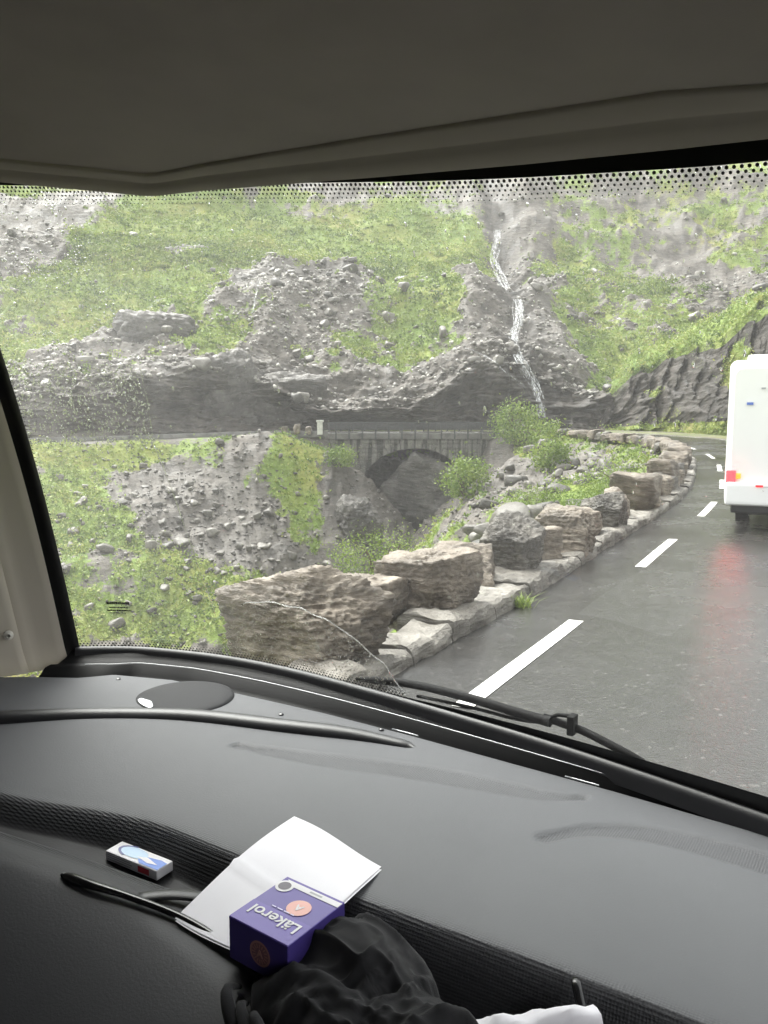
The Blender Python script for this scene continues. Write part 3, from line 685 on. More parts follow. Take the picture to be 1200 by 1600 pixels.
sc_me = [rock_mesh('scree_rock', 3, 701 + k, (1, 1, 1), M['rubble'], 5, 0.035, cuts=(0.55, 0.9)) for k in range(7)]
rs = random.Random(21)
n_ = 0
while n_ < 150:
    x, y = rs.gauss(-11.5, 4.2), rs.gauss(50, 3.6)
    if not (-22 < x < -2.5 and 41 < y < 58): continue
    hz, dd = valley_base(np.array([x]), np.array([y]))
    if dd[0] < 1.2: continue
    z_ = ground_z(x, y); d_ = min(1.2, 0.24 + abs(rs.gauss(0, 0.24)))
    tag(link('scree_rock', sc_me[n_ % 7], None, (x, y, z_ - 0.12 * d_), (rs.uniform(-.4, .4), rs.uniform(-.4, .4), rs.uniform(0, 6.3)), (d_ * rs.uniform(.8, 1.4), d_, d_ * rs.uniform(.55, .9))), 'loose grey rock lying on the scree bank below the far road', 'rock', 'loose rocks on the scree bank')
    n_ += 1
n_ = 0
while n_ < 60:
    x, y = rs.uniform(2.5, 11), rs.uniform(24, 50)
    if not inside(RAV_POLY, np.array([x]), np.array([y]))[0]: continue
    hz, dd = valley_base(np.array([x]), np.array([y]))
    if dd[0] < 1.5 or dd[0] > 9: continue
    z_ = ground_z(x, y); d_ = min(1.5, 0.4 + abs(rs.gauss(0, 0.4)))
    tag(link('scree_rock', sc_me[n_ % 7], None, (x, y, z_ - 0.1 * d_), (rs.uniform(-.4, .4), rs.uniform(-.4, .4), rs.uniform(0, 6.3)), (d_ * rs.uniform(.8, 1.4), d_, d_ * rs.uniform(.6, 1.0))), 'loose brown rock on the shelf between bridge and kerb wall', 'rock', 'loose rocks on the shelf inside the bend')
    n_ += 1
# rocks that show singly on the mountainside
def mt_at(x, zw):
    """point of the mountain surface nearest to x, z"""
    j = (MT[:, :, 0] - x) ** 2 + (MT[:, :, 2] - zw) ** 2; k = int(np.argmin(j)); return MT.reshape(-1, 3)[k]
n_ = 0; cells = MT[::3, 130::3].reshape(-1, 3); cg = MGR[::3, 130::3].reshape(-1)
order = np.random.default_rng(5).permutation(len(cells))
for k in order:
    p = cells[k]
    if p[2] > 34 or p[2] < 3 or abs(p[0] / p[1]) > 0.55: continue
    wgt = 0.9 * math.exp(-((p[0] + 7) / 7) ** 2 - ((p[2] - 14.5) / 5) ** 2) + 0.10 * (cg[k] < 0.5) + 0.02
    if rs.random() > wgt: continue
    d_ = min(2.0, 0.5 + abs(rs.gauss(0, 0.45)))
    tag(link('mountain_rock', sc_me[n_ % 7], None, (p[0], p[1], p[2] - 0.15 * d_), (rs.uniform(-.4, .4), rs.uniform(-.4, .4), rs.uniform(0, 6.3)), (d_ * rs.uniform(.8, 1.5), d_, d_ * rs.uniform(.5, .9))), 'loose grey rock on the green mountainside above the far road', 'rock', 'loose rocks on the mountainside')
    n_ += 1
    if n_ >= 170: break

# fine rubble nobody could count
D1, F1 = ICO[1]
def rubble(name, pts, size, seed):
    r = np.random.default_rng(seed); n = len(pts)
    sc_ = size[:, None] * r.uniform(0.6, 1.25, (n, 3)) * np.array([1, 1, 0.7])
    ang = r.uniform(0, 6.28, n); ca, sa = np.cos(ang), np.sin(ang)
    jit = r.uniform(0.5, 1.3, (n, len(D1)))
    L = D1[None] * jit[:, :, None] * sc_[:, None, :] * 0.5
    X_ = L[..., 0] * ca[:, None] - L[..., 1] * sa[:, None]; Y_ = L[..., 0] * sa[:, None] + L[..., 1] * ca[:, None]
    V = np.stack([X_, Y_, L[..., 2]], -1) + pts[:, None, :]
    F = (F1[None] + (np.arange(n) * len(D1))[:, None, None]).reshape(-1, 3)
    tn = np.clip(r.beta(1.2, 2.2, n), 0, 1) * 0.85
    o = mo(name, V.reshape(-1, 3), F, M['rubble'], attrs={'tint': np.repeat(tn, len(D1))}); return o
r = np.random.default_rng(9)
idx = r.integers(0, len(VPd), 130000); pv = VPd[idx]
dens = np.exp(-((pv[:, 0] + 11) / 6.5) ** 2 - ((pv[:, 1] - 50) / 6) ** 2) + 0.35 * (vg[idx] < 0.3) * (pv[:, 1] > 16)
keep = (r.random(len(pv)) < dens * 0.9) & (vd[idx] > 0.9) & (pv[:, 1] < 60)
pv = pv[keep][:15000]
tag(rubble('rubble', pv, 0.10 + np.abs(r.normal(0, 0.15, len(pv))), 1), 'small grey rubble strewn over the ravine banks', 'rubble', kind='stuff')
idx = r.integers(0, len(Pd), 120000); pm = Pd[idx]
dens = (grass_m[idx] < 0.45) * 0.30 + 0.03 + 0.5 * np.exp(-((pm[:, 0] + 7) / 7) ** 2 - ((pm[:, 2] - 14.5) / 5) ** 2)
keep = (r.random(len(pm)) < dens) & (QQ[idx] > 1.95) & (pm[:, 2] < 38) & (np.abs(pm[:, 0] / pm[:, 1]) < 0.56)
pm = pm[keep][:8000]
tag(rubble('mountain_rubble', pm, 0.22 + np.abs(r.normal(0, 0.22, len(pm))), 2), 'small pale rubble strewn over the mountainside', 'rubble', kind='stuff')

# ------------------------------------------------------------------ vegetation
def leaves(pts, size, seed, updir=0.35):
    """one small bent leaf card (two triangles) for each point"""
    r = np.random.default_rng(seed); n = len(pts)
    a = r.normal(0, 1, (n, 3)); a[:, 2] += updir; a /= np.linalg.norm(a, axis=1)[:, None]
    b = np.cross(a, r.normal(0, 1, (n, 3))); b /= np.linalg.norm(b, axis=1)[:, None] + 1e-9
    s_ = (size * r.uniform(0.6, 1.3, n))[:, None] if np.ndim(size) == 0 else (size * r.uniform(0.6, 1.3, n))[:, None]
    c = np.cross(a, b)
    V = np.stack([pts - a * s_ * 0.5, pts + b * s_ * 0.28 + c * s_ * 0.08, pts + a * s_ * 0.5, pts - b * s_ * 0.28 + c * s_ * 0.08], 1)
    F = np.arange(n * 4).reshape(n, 4)
    return V.reshape(-1, 3), F
def scatter(name, base, per, spread, size, seed, mat, label):
    r = np.random.default_rng(seed); n = len(base)
    hgt = np.where(r.random(n) < 0.10, r.uniform(1.3, 2.6, n), r.uniform(0.3, 1.0, n))
    pts = np.repeat(base, per, 0); hh = np.repeat(hgt, per)
    off = r.normal(0, 1, pts.shape) * spread * hh[:, None]; off[:, 2] = np.abs(off[:, 2]) * 0.75
    tint = np.clip(np.repeat(np.clip(r.normal(0.5, 0.2, n) + 0.35 * vnoise(base, 0.2, 5) + 0.25 * vnoise(base, 0.7, 6), 0, 1), per) + r.normal(0, 0.12, len(pts)), 0, 1)
    V, F = leaves(pts + off, size, seed + 1)
    o = mo(name, V, F, mat, attrs={'tint': np.repeat(tint, 4)}); tag(o, label, 'ground cover', kind='stuff'); return o
hi = np.where((QQ > 2.7))[0]; idx = np.r_[r.integers(0, len(Pd), 230000), hi[r.integers(0, len(hi), 330000)]]; idx = r.permutation(idx); pm = Pd[idx]
gk = grass_m[idx] + 0.30 * vnoise(pm, 0.8, 61)
keep = (gk > 0.48) & (QQ[idx] > 1.25) & (pm[:, 2] < 40) & (np.abs(pm[:, 0] / pm[:, 1]) < 0.56)
pm = pm[keep]; pm = pm[:36000]
scatter('grass', pm, 6, 0.34, 0.30, 3, M['leaf'], 'bright green grass and low scrub over the mountainside')
def shrubs(name, base, per, spread, size, seed, label):
    r = np.random.default_rng(seed); n = len(base); hs2 = r.uniform(0.55, 1.5, n)
    d = r.normal(0, 1, (n * per, 3)); d /= np.linalg.norm(d, axis=1)[:, None]; d[:, 2] = np.abs(d[:, 2]) * 0.8
    pts = np.repeat(base, per, 0) + d * (np.repeat(hs2, per) * spread * r.uniform(0.55, 1.0, n * per))[:, None]
    tint = np.clip(np.repeat(r.uniform(0.05, 0.95, n), per) + r.normal(0, 0.10, n * per) + 0.2 * (d[:, 2] - 0.4), 0, 1)
    V, F = leaves(pts, size, seed + 1); o = mo(name, V, F, M['leaf'], attrs={'tint': np.repeat(tint, 4)}); tag(o, label, 'ground cover', kind='stuff')
pick = np.random.default_rng(12).permutation(len(pm))[:1500]
shrubs('undergrowth', pm[pick], 44, 0.62, 0.26, 15, 'rounded low shrubs dotted over the green mountainside')
idx = r.integers(0, len(VPd), 200000); pv = VPd[idx]
keep = (vg[idx] + 0.25 * vnoise(pv, 0.9, 62) > 0.5) & (vd[idx] > 0.7) & (pv[:, 1] > 14) & (pv[:, 1] < 60)
pv_all = pv[keep]; pv = pv_all[pv_all[:, 1] > 36][:13000]
pn = pv_all[pv_all[:, 1] <= 36]; pn = pn[np.random.default_rng(8).random(len(pn)) < (pn[:, 1] / 36) ** 2][:6000]
scatter('shelf_grass', pn, 9, 0.10, 0.065, 14, M['leaf'], 'fine yellow green grass on the shelf beside the kerb wall')
scatter('bank_grass', pv, 6, 0.22, 0.19, 4, M['leaf'], 'yellow green grass growing in patches on the ravine banks')
idx = r.integers(0, len(OPd), 90000); po = OPd[idx]
keep = (og[idx] > 0.5); po = po[keep][:6500]
scatter('hillside_grass', po, 6, 0.24, 0.2, 5, M['leaf'], 'moss and grass on the rocky outcrop right of the road')

def bush(x, y, h, rad, n, leaf, label, z=None, lean=0.0):
    z = ground_z(x, y) if z is None else z
    b = empty('bush', (x, y, z)); tag(b, label, 'bush', 'bushes inside the bend')
    r = np.random.default_rng(int(abs(x * 131 + y * 17)))
    for k in range(6):
        a = r.uniform(0, 6.28); e = np.array([math.cos(a) * rad * 0.6, math.sin(a) * rad * 0.6, h * r.uniform(0.6, 0.9)])
        t_ = np.linspace(0, 1, 6)[:, None]; path = e * t_ + np.array([0, 0, 0.15 * h]) * np.sin(t_ * 3.1) + r.normal(0, 0.03 * rad, (6, 3)) * (t_ > 0.1)
        tube('stem', path, np.linspace(0.03, 0.008, 6) * max(0.6, h), M['stem'], b, 5)
    ncl = 26; cl = r.normal(0, 1, (ncl, 3)); cl /= np.linalg.norm(cl, axis=1)[:, None]; cl *= r.uniform(0.35, 1.0, (ncl, 1)) ** 0.6
    cl = cl * np.array([rad, rad, h * 0.48]) + np.array([lean, 0, h * 0.52])
    w_ = r.integers(0, ncl, n); cs_ = r.uniform(0.16, 0.30, ncl) * rad
    pts = cl[w_] + r.normal(0, 1, (n, 3)) * cs_[w_][:, None]
    pts[:, 2] = np.maximum(pts[:, 2], 0.03)
    V, F = leaves(pts, leaf, 77)
    tint = np.clip(r.uniform(0.15, 0.85, ncl)[w_] + r.normal(0, 0.14, n), 0, 1)
    mo('foliage', V, F, M['bush'], b, attrs={'tint': np.repeat(tint, 4)})
    return b
bush(4.6, 45.5, 1.9, 1.5, 2600, 0.19, 'bright green bush in front of the right side of the arch')
bush(9.6, 58.3, 2.6, 1.7, 3000, 0.20, 'tall light green bush at the right end of the bridge')
bush(6.5, 23.6, 1.0, 1.2, 5200, 0.07, 'wide rounded green bush behind the kerb wall')
bush(8.0, 27.2, 1.25, 1.2, 4600, 0.08, 'green bush tucked against the wall before the bend')
bush(5.6, 29.0, 0.8, 1.0, 3000, 0.075, 'low yellow green bush on the shelf above the ravine')
bush(9.6, 45.5, 1.5, 1.5, 2200, 0.17, 'pale green bush on the shelf below the far wall')
bush(11.0, 55.0, 1.7, 1.6, 2200, 0.18, 'loose green bush below the far bend wall')
bush(-3.2, 57.4, 1.3, 1.2, 1800, 0.16, 'green bush clinging below the left end of the bridge')
bush(-0.1, 13.4, 0.8, 0.7, 3600, 0.04, 'yellow green bush rising behind the squared brown boulder', z=-0.75)
bush(-0.15, 9.0, 0.62, 0.2, 1200, 0.028, 'small tuft of greenery between the two nearest boulders', z=-0.35)
# blades at the kerb foot
def tuft(x, y, z, n, h, label):
    r = np.random.default_rng(int(x * 100 + y)); V = []; F = []
    for k in range(n):
        a = r.uniform(0, 6.28); l = h * r.uniform(0.5, 1.1); dx, dy = math.cos(a), math.sin(a); b0 = r.normal(0, 0.05, 2); wv = 0.006
        i = len(V)
        for t_, ww in ((0, 1), (0.5, 0.8), (1, 0.1)):
            o_ = l * 0.8 * t_ ** 1.6; zz_ = l * (t_ - 0.35 * t_ * t_)
            V += [(b0[0] + dx * o_ - dy * wv * ww, b0[1] + dy * o_ + dx * wv * ww, zz_), (b0[0] + dx * o_ + dy * wv * ww, b0[1] + dy * o_ - dx * wv * ww, zz_)]
        F += [(i, i + 1, i + 3, i + 2), (i + 2, i + 3, i + 5, i + 4)]
    o = mo('grass_tuft', V, F, M['bush'], attrs={'tint': np.repeat(r.uniform(0.3, 1, n), 6)}, loc=(x, y, z)); tag(o, label, 'grass', kind='thing'); return o
tuft(1.50, 8.55, 0.0, 70, 0.26, 'tuft of long grass at the kerb foot on the wet road')

# ------------------------------------------------------------------ waterfall
def stream(name, pts, wid, label, seed, strands=5, lift=0.5):
    q_ = resample(np.array([(x, z) for x, z in pts]), 26); pp = np.array([mt_at(x, z) for x, z in q_]); pp[1:-1] = (pp[:-2] + pp[1:-1] + pp[2:]) / 3
    path = resample(pp, 90); r = np.random.default_rng(seed); Vs, Fs = [], []; off = 0
    for k in range(strands):
        p = path.copy(); ph = r.uniform(0, 50)
        p[:, 0] += (r.uniform(-.5, .5) + 0.6 * vnoise(np.stack([path[:, 2] * 0.5 + ph, path[:, 2] * 0, path[:, 2] * 0 + k], 1), 1.0, seed)) * wid
        p[:, 1] -= lift + r.uniform(0, 0.15) + 0.8 * sstep(9, 14, p[:, 2]); p[:, 2] += 0.25 * sstep(9, 14, p[:, 2]); p[:, 2] += 0.1
        rad = wid * 0.062 * np.interp(path[:, 2], [3, 8, 14, 22, 30], [0.9, 1.2, 1.2, 0.7, 0.5]) * (0.7 + 0.5 * vnoise(np.stack([path[:, 2] + ph, path[:, 2] * 0, path[:, 2] * 0], 1), 0.8, seed + k)) * r.uniform(0.5, 1.1) + 0.02
        V, F = tubeVF(p, rad, 6, 0.7); Vs.append(V); Fs += [tuple(i + off for i in f) for f in F]; off += len(V)
    o = mo(name, np.vstack(Vs), Fs, M['water'], smooth=True); tag(o, label, 'waterfall', kind='structure'); return o
stream('waterfall', [tuple(p) for p in FALL[1:10]], 0.62, 'thin white waterfall falling down the dark gully', 5, 13)
stream('waterfall', [(7.3, 8.2), (8.9, 7.4), (10.5, 5.8), (12.3, 4.8)], 0.2, 'thin side stream running into the waterfall', 6, 3)
stream('waterfall', [(-12.3, 15.7), (-12.5, 13.5), (-12.4, 11.8)], 0.35, 'short white stream beside the pale slab', 8, 3)
stream('waterfall', [(-21.9, 13.6), (-23.2, 12.4), (-23.4, 11.0)], 0.3, 'short white trickle left of the pale rock face', 9, 3)

# ------------------------------------------------------------------ rain mist over the valley
hz = bpy.data.materials.new('rain_mist'); t, o = nodes(hz)
pv_ = t.nodes.new('ShaderNodeVolumePrincipled'); pv_.inputs['Color'].default_value = (0.97, 0.97, 0.95, 1); pv_.inputs['Density'].default_value = 0.0006; pv_.inputs['Anisotropy'].default_value = 0.2
t.links.new(pv_.outputs[0], o.inputs['Volume'])
hb = box('haze', (620, 620, 105), (0, 0, 34), hz); tag(hb, 'thin rain mist filling the valley', 'haze', kind='stuff')

# ------------------------------------------------------------------ the white camper ahead
M['camper'] = plain('camper_white', (0.82, 0.82, 0.81), 0.25)
M['black_plastic'] = plain('black_plastic', (0.012, 0.012, 0.013), 0.38)
M['rubber'] = plain('tyre_rubber', (0.02, 0.02, 0.02), 0.8)
M['dark_glass'] = plain('dark_window', (0.015, 0.017, 0.02), 0.08)
M['blue_mark'] = plain('blue_badge', (0.10, 0.18, 0.55), 0.4)
M['grey_mark'] = plain('grey_badge', (0.35, 0.36, 0.37), 0.4)
def lamp_mat(name, col, emit):
    m = bpy.data.materials.new(name); t, o = nodes(m)
    p = princ(t, o, col, 0.15); p.inputs['Emission Color'].default_value = (*col, 1); p.inputs['Emission Strength'].default_value = emit; return m
M['lamp_red'] = lamp_mat('lamp_red', (0.8, 0.01, 0.015), 0.5)
M['lamp_bright'] = lamp_mat('lamp_bright', (1.0, 0.008, 0.01), 5.0)
M['lamp_amber'] = lamp_mat('lamp_amber', (0.9, 0.30, 0.03), 0.35)
cp = empty('camper_van', (7.08, 13.72, 0.0), R(-28)); tag(cp, 'white camper van driving ahead with red tail lights on', 'camper van')
W2, ZB, ZT, LEN = 1.14, 0.50, 3.06, 6.3
def rrect(w, z0, z1, r, n=6):
    o = []
    for cx, cz, a0 in ((w - r, z1 - r, 0), (-w + r, z1 - r, 90), (-w + r, z0 + r, 180), (w - r, z0 + r, 270)):
        for k in range(n): a = R(a0 + 90 * k / (n - 1)); o.append((cx + r * math.cos(a), cz + r * math.sin(a)))
    return o
secs = [(0.10, -0.10, 0.06), (0.035, -0.035, 0.03), (0.0, 0.0, 0.0), (0, 0.05, 0), (0, 4.6, 0), (0.12, 5.6, 0.5), (0.25, 6.1, 1.1), (0.35, 6.3, 1.5)]
V = []
for ins, yv, dz in secs:
    i2 = max(ins, 0); V.append([(x, yv + (0.12 if yv < 0.06 else 0), z) for x, z in rrect(W2 - i2, ZB + i2 * 0.6, ZT - i2 - dz * 0.9, 0.13)])
n = len(V[0]); V = np.array(V)
# rear face leans very slightly, roof a little lower at the tail
F = [tuple(f) for f in gridF(len(secs), n, False, True)] + [tuple(range(n)), tuple((len(secs) - 1) * n + k for k in range(n))[::-1]]
mo('body', V.reshape(-1, 3), F, M['camper'], cp, smooth=False)
box('roof_pod', (1.9, 5.2, 0.14), (0.06, 3.0, 3.10), M['camper'], cp, 0.05)
bmp = box('bumper', (2.24, 0.22, 0.42), (0, 0.02, 0.72), M['camper'], cp, 0.07, seg=3)
box('bumper_seam', (1.60, 0.01, 0.012), (0.25, -0.093, 0.86), M['grey_mark'], bmp).location = (0.25, -0.112, 0.14)
box('rear_skirt', (2.05, 0.2, 0.16), (0, 0.2, 0.44), M['black_plastic'], cp, 0.03)
box('chassis', (1.5, 5.2, 0.22), (0, 3.0, 0.42), M['black_plastic'], cp)
for sx in (-1, 1):
    cl = empty('tail_light', (sx * 0.98, 0, 0.93), 0, cp)
    box('outer_lens', (0.16, 0.09, 0.22), (sx * 0.05, -0.01, 0.09), M['lamp_bright'], cl, 0.025)
    box('amber_lens', (0.10, 0.05, 0.10), (-sx * 0.06, 0.0, 0.10), M['lamp_amber'], cl, 0.02)
    pts = [(0, 0.07), (0.20, -0.02), (0.16, -0.10), (0.03, -0.09)]
    VV = [(-sx * (x + 0.12), -0.045, z - 0.10) for x, z in pts] + [(-sx * (x + 0.12), 0.06, z - 0.10) for x, z in pts]
    mo('reversing_lens', VV, [(0, 1, 2, 3), (7, 6, 5, 4), (0, 4, 5, 1), (1, 5, 6, 2), (2, 6, 7, 3), (3, 7, 4, 0)], M['lamp_red'], cl)
    box('reflector', (0.12, 0.02, 0.035), (sx * 0.56, -0.10, 0.87), M['lamp_red'], cp, 0.008)
    wl = empty('wheel', (sx * 0.92, 1.7, 0.35), 0, cp)
    for nm, rad, wdt, mt in (('tyre', 0.35, 0.22, M['rubber']), ('rim', 0.21, 0.23, M['grey_mark'])):
        a = np.linspace(0, 2 * math.pi, 25)[:-1]
        V = [(-wdt / 2, rad * math.cos(t_), rad * math.sin(t_)) for t_ in a] + [(wdt / 2, rad * math.cos(t_), rad * math.sin(t_)) for t_ in a]
        mo(nm, V, [tuple(range(24)), tuple(range(24, 48))[::-1]] + [(k, (k + 1) % 24, 24 + (k + 1) % 24, 24 + k) for k in range(24)], mt, wl)
    mr = empty('mirror', (sx * 1.18, 4.9, 2.25), 0, cp)
    box('mirror_housing', (0.16, 0.12, 0.44), (sx * 0.13, 0, -0.02), M['camper'], mr, 0.05); box('mirror_glass', (0.10, 0.01, 0.34), (sx * 0.13, -0.065, -0.02), M['dark_glass'], mr)
    box('mirror_arm', (0.12, 0.05, 0.05), (sx * 0.02, 0, 0.16), M['camper'], mr, 0.01)
box('rear_window', (1.0, 0.04, 0.6), (0.40, -0.01, 2.1), M['dark_glass'], cp, 0.015)
box('badge', (0.105, 0.012, 0.045), (-0.78, -0.004, 2.30), M['blue_mark'], cp); box('badge', (0.07, 0.012, 0.03), (-0.58, -0.004, 2.56), M['grey_mark'], cp)
box('number_plate', (0.5, 0.02, 0.12), (0.35, -0.10, 0.78), M['paint'], cp, 0.004)

# ------------------------------------------------------------------ the motorhome we sit in; local x right, y forward, z up
mh = empty('motorhome', (0, 0, 0), R(-YAW)); tag(mh, 'motorhome cab with grey dashboard, wide windscreen and beige trim', 'motorhome')
def dash_mat():
    m = bpy.data.materials.new('dash_vinyl'); t, o = nodes(m); c = coord(t)
    d = attr(t, 'dots'); n = noise(t, c, 260, 3, 0.6); big = noise(t, c, 3, 4)
    v = t.nodes.new('ShaderNodeTexVoronoi'); v.inputs['Scale'].default_value = 230; v.inputs['Randomness'].default_value = 0.15; t.links.new(c, v.inputs['Vector'])
    hgt = math_n(t, 'ADD', math_n(t, 'MULTIPLY', n, 0.35), math_n(t, 'MULTIPLY', math_n(t, 'MULTIPLY', v.outputs['Distance'], d), 2.2))
    col = ramp(t, big, [(0.3, (0.081, 0.083, 0.089)), (0.7, (0.094, 0.096, 0.102))])
    col = mix(t, math_n(t, 'MULTIPLY', d, 0.35), col, (0.035, 0.035, 0.037))
    col = mix(t, attr(t, 'dark_zone'), col, (0.020, 0.020, 0.022))  # darker colour in the tray and on the near panel
    dust = ramp(t, noise(t, c, 420, 2, 0.5), [(0.71, (0, 0, 0)), (0.76, (1, 1, 1))])
    col = mix(t, math_n(t, 'MULTIPLY', dust, 0.10), col, (0.3, 0.3, 0.29))
    princ(t, o, col, 0.6, bump(t, hgt, 0.7, 0.0016), 0.35); return m
M['dash'] = dash_mat()
M['dash_dark'] = plain('dash_black', (0.020, 0.020, 0.022), 0.42, bstr=0.3, bscale=500, bdist=0.0006)
M['gloss_black'] = plain('gloss_black', (0.008, 0.008, 0.009), 0.18)
M['satin_black'] = plain('satin_black', (0.006, 0.006, 0.0065), 0.55, spec=0.15)
M['bead'] = plain('highlight_bead', (0.55, 0.56, 0.57), 0.25, metal=0.6)
M['wiper'] = plain('wiper_rubber', (0.006, 0.006, 0.006), 0.7, spec=0.15)
M['beige'] = plain('beige_trim', (0.56, 0.51, 0.43), 0.6, bstr=0.25, bscale=350, bdist=0.0008)
M['beige_panel'] = plain('beige_panel', (0.50, 0.455, 0.385), 0.45)
M['ceiling'] = plain('headliner_cloth', (0.40, 0.365, 0.33), 0.85, nscale=4, namp=0.08, bstr=0.3, bscale=600, bdist=0.0008)
M['cornice'] = plain('cornice_trim', (0.38, 0.345, 0.295), 0.7, nscale=6, namp=0.05, bstr=0.2, bscale=500, bdist=0.0006)
M['cap'] = plain('white_cap', (0.62, 0.60, 0.55), 0.35)

# ---- dashboard surface
NU, NV = 420, 300
ug = np.linspace(-2.06, 0.42, NU); 
vtop = np.interp(ug, [-2.06, -1.95, -1.83, -1.78, -1.616, -1.388, -1.125, -0.881, -0.42, -0.154, 0.42], [1.15, 1.24, 1.324, 1.40, 1.455, 1.473, 1.484, 1.480, 1.460, 1.440, 1.36])
# rows bunch where the shape turns
base_rows = np.sort(np.concatenate([np.linspace(0.0, 1.0, 150), np.linspace(0.36, 0.56, 150)]))[:NV]
U, S = np.meshgrid(ug, base_rows, indexing='ij'); VT_ = np.repeat(vtop[:, None], NV, 1)
vlow = 0.30
Vv = vlow + S * (VT_ - vlow)
lipU = 0.892 + 0.025 * sstep(-0.9, -0.2, U) - 0.09 * sstep(-1.0, -1.45, U)        # far lip of the tray
lipL = np.interp(U, [-1.5, -1.27, -1.08, -0.88, -0.72, -0.55, -0.42], [0.715, 0.735, 0.762, 0.780, 0.748, 0.70, 0.30])
depth = np.interp(U, [-1.6, -1.2, -0.8, -0.4], [0.030, 0.040, 0.062, 0.11])
z_far = 1.35 + 0.010 * np.exp(-((Vv - 1.15) / 0.16) ** 2) - 0.012 * sstep(VT_ - 0.02, VT_, Vv)
z_low = 1.338 + 0.012 * sstep(lipL, lipL - 0.05, Vv) - 0.55 * np.maximum(lipL - 0.075 - Vv, 0) ** 1.25
drop = sstep(lipU + 0.004, lipU - 0.045, Vv)
rise = sstep(lipL + 0.035, lipL, Vv)
zz = z_far * (1 - drop) + (z_far - depth) * drop
zz = np.where(Vv < lipU - 0.02, zz * (1 - rise) + z_low * rise, zz)
# shallow grained swages in the top
def swage(pts, wid, dep):
    c = resample(np.array(pts), 60); out = np.zeros(U.shape); flat = np.stack([U.ravel(), Vv.ravel()], 1)
    best = np.full(len(flat), 9.0); tt = np.zeros(len(flat))
    for k, p in enumerate(c):
        d = np.hypot(flat[:, 0] - p[0], flat[:, 1] - p[1]); m_ = d < best; best = np.where(m_, d, best); tt = np.where(m_, k / 59, tt)
    wv = wid * np.sin(np.clip(tt, 0.06, 0.97) * math.pi) ** 0.5
    return (sstep(1.0, 0.55, best / wv) * dep).reshape(U.shape)
sw = swage([(-1.15, 1.20), (-0.98, 1.24), (-0.75, 1.312), (-0.53, 1.352), (-0.46, 1.385)], 0.042, 1.0) + swage([(-0.46, 1.20), (-0.40, 1.275), (-0.30, 1.32), (-0.14, 1.325), (0.05, 1.30), (0.3, 1.22)], 0.042, 1.0)
zz = zz - 0.006 * sw
dots = np.clip(0.75 * sw + np.exp(-((Vv - (lipU - 0.008)) / 0.022) ** 2) + np.exp(-((Vv - lipL) / 0.02) ** 2) * (U < -0.9), 0, 1)
dv = np.stack([U, Vv, zz], -1)
# skirt: closed front edge going down
dash_o = mo('dashboard', dv.reshape(-1, 3), gridF(NU, NV), M['dash'], mh, smooth=True, attrs={'dots': dots, 'dark_zone': np.clip(np.maximum(drop * (1 - rise), 0.72 * (Vv < lipL + 0.02)), 0, 1) * (Vv < lipU + 0.002)})
def dash_z(u, v):
    i = int(np.argmin(np.abs(ug - u))); j = int(np.argmin(np.abs(Vv[i] - v))); return float(zz[i, j])
# padded ridge
rp = resample(np.array([(-2.05, 0.78, 1.345), (-1.87, 0.90, 1.347), (-1.723, 1.012, 1.352), (-1.553, 1.146, 1.352), (-1.358, 1.264, 1.352), (-1.13, 1.340, 1.352), (-0.975, 1.390, 1.351), (-0.835, 1.415, 1.347)]), 70)
rad = np.interp(np.linspace(0, 1, 70), [0, 0.6, 0.85, 0.985, 1.0], [0.029, 0.028, 0.025, 0.015, 0.003])
tube('padded_ridge', rp, rad, M['dash_dark'], dash_o, 14, 0.8)
M['cover'] = plain('speaker_cloth', (0.022, 0.022, 0.024), 0.7, spec=0.25, bstr=0.5, bscale=900, bdist=0.0006)
# round speaker cover
sp = empty('speaker_cover', (-1.478, 1.356, 1.353), 0, mh)
rings = [(0.0, 0.0085), (0.055, 0.0082), (0.092, 0.007), (0.113, 0.0045), (0.122, 0.001), (0.124, -0.006)]
a = np.linspace(0, 2 * math.pi, 49)[:-1]
V = [(0, 0, 0.0085)]
for r_, z_ in rings[1:]: V += [(r_ * math.cos(t_), r_ * math.sin(t_), z_) for t_ in a]
F = [(0, 1 + k, 1 + (k + 1) % 48) for k in range(48)]
for g in range(len(rings) - 2):
    for k in range(48): F.append((1 + g * 48 + k, 1 + (g + 1) * 48 + k, 1 + (g + 1) * 48 + (k + 1) % 48, 1 + g * 48 + (k + 1) % 48))
mo('cover_disc', V, F, M['cover'], sp, smooth=True)
V = []
for t_ in np.linspace(R(232), R(272), 14): V += [(0.112 * math.cos(t_), 0.112 * math.sin(t_), 0.0078), ((0.104 - 0.016 * math.sin((t_ - R(232)) / R(40) * math.pi)) * math.cos(t_), (0.104 - 0.016 * math.sin((t_ - R(232)) / R(40) * math.pi)) * math.sin(t_), 0.0105)]
mo('cover_notch', V, gridF(14, 2), M['bead'], sp)
for (u_, v_) in ((-1.735, 1.36), (-0.95, 1.452), (-1.20, 1.40)):
    V, F = tubeVF([(u_, v_, 1.348), (u_, v_, 1.354), (u_, v_, 1.3555)], [0.006, 0.006, 0.002], 10); mo('screw_head', V, F, M['gloss_black'], dash_o)
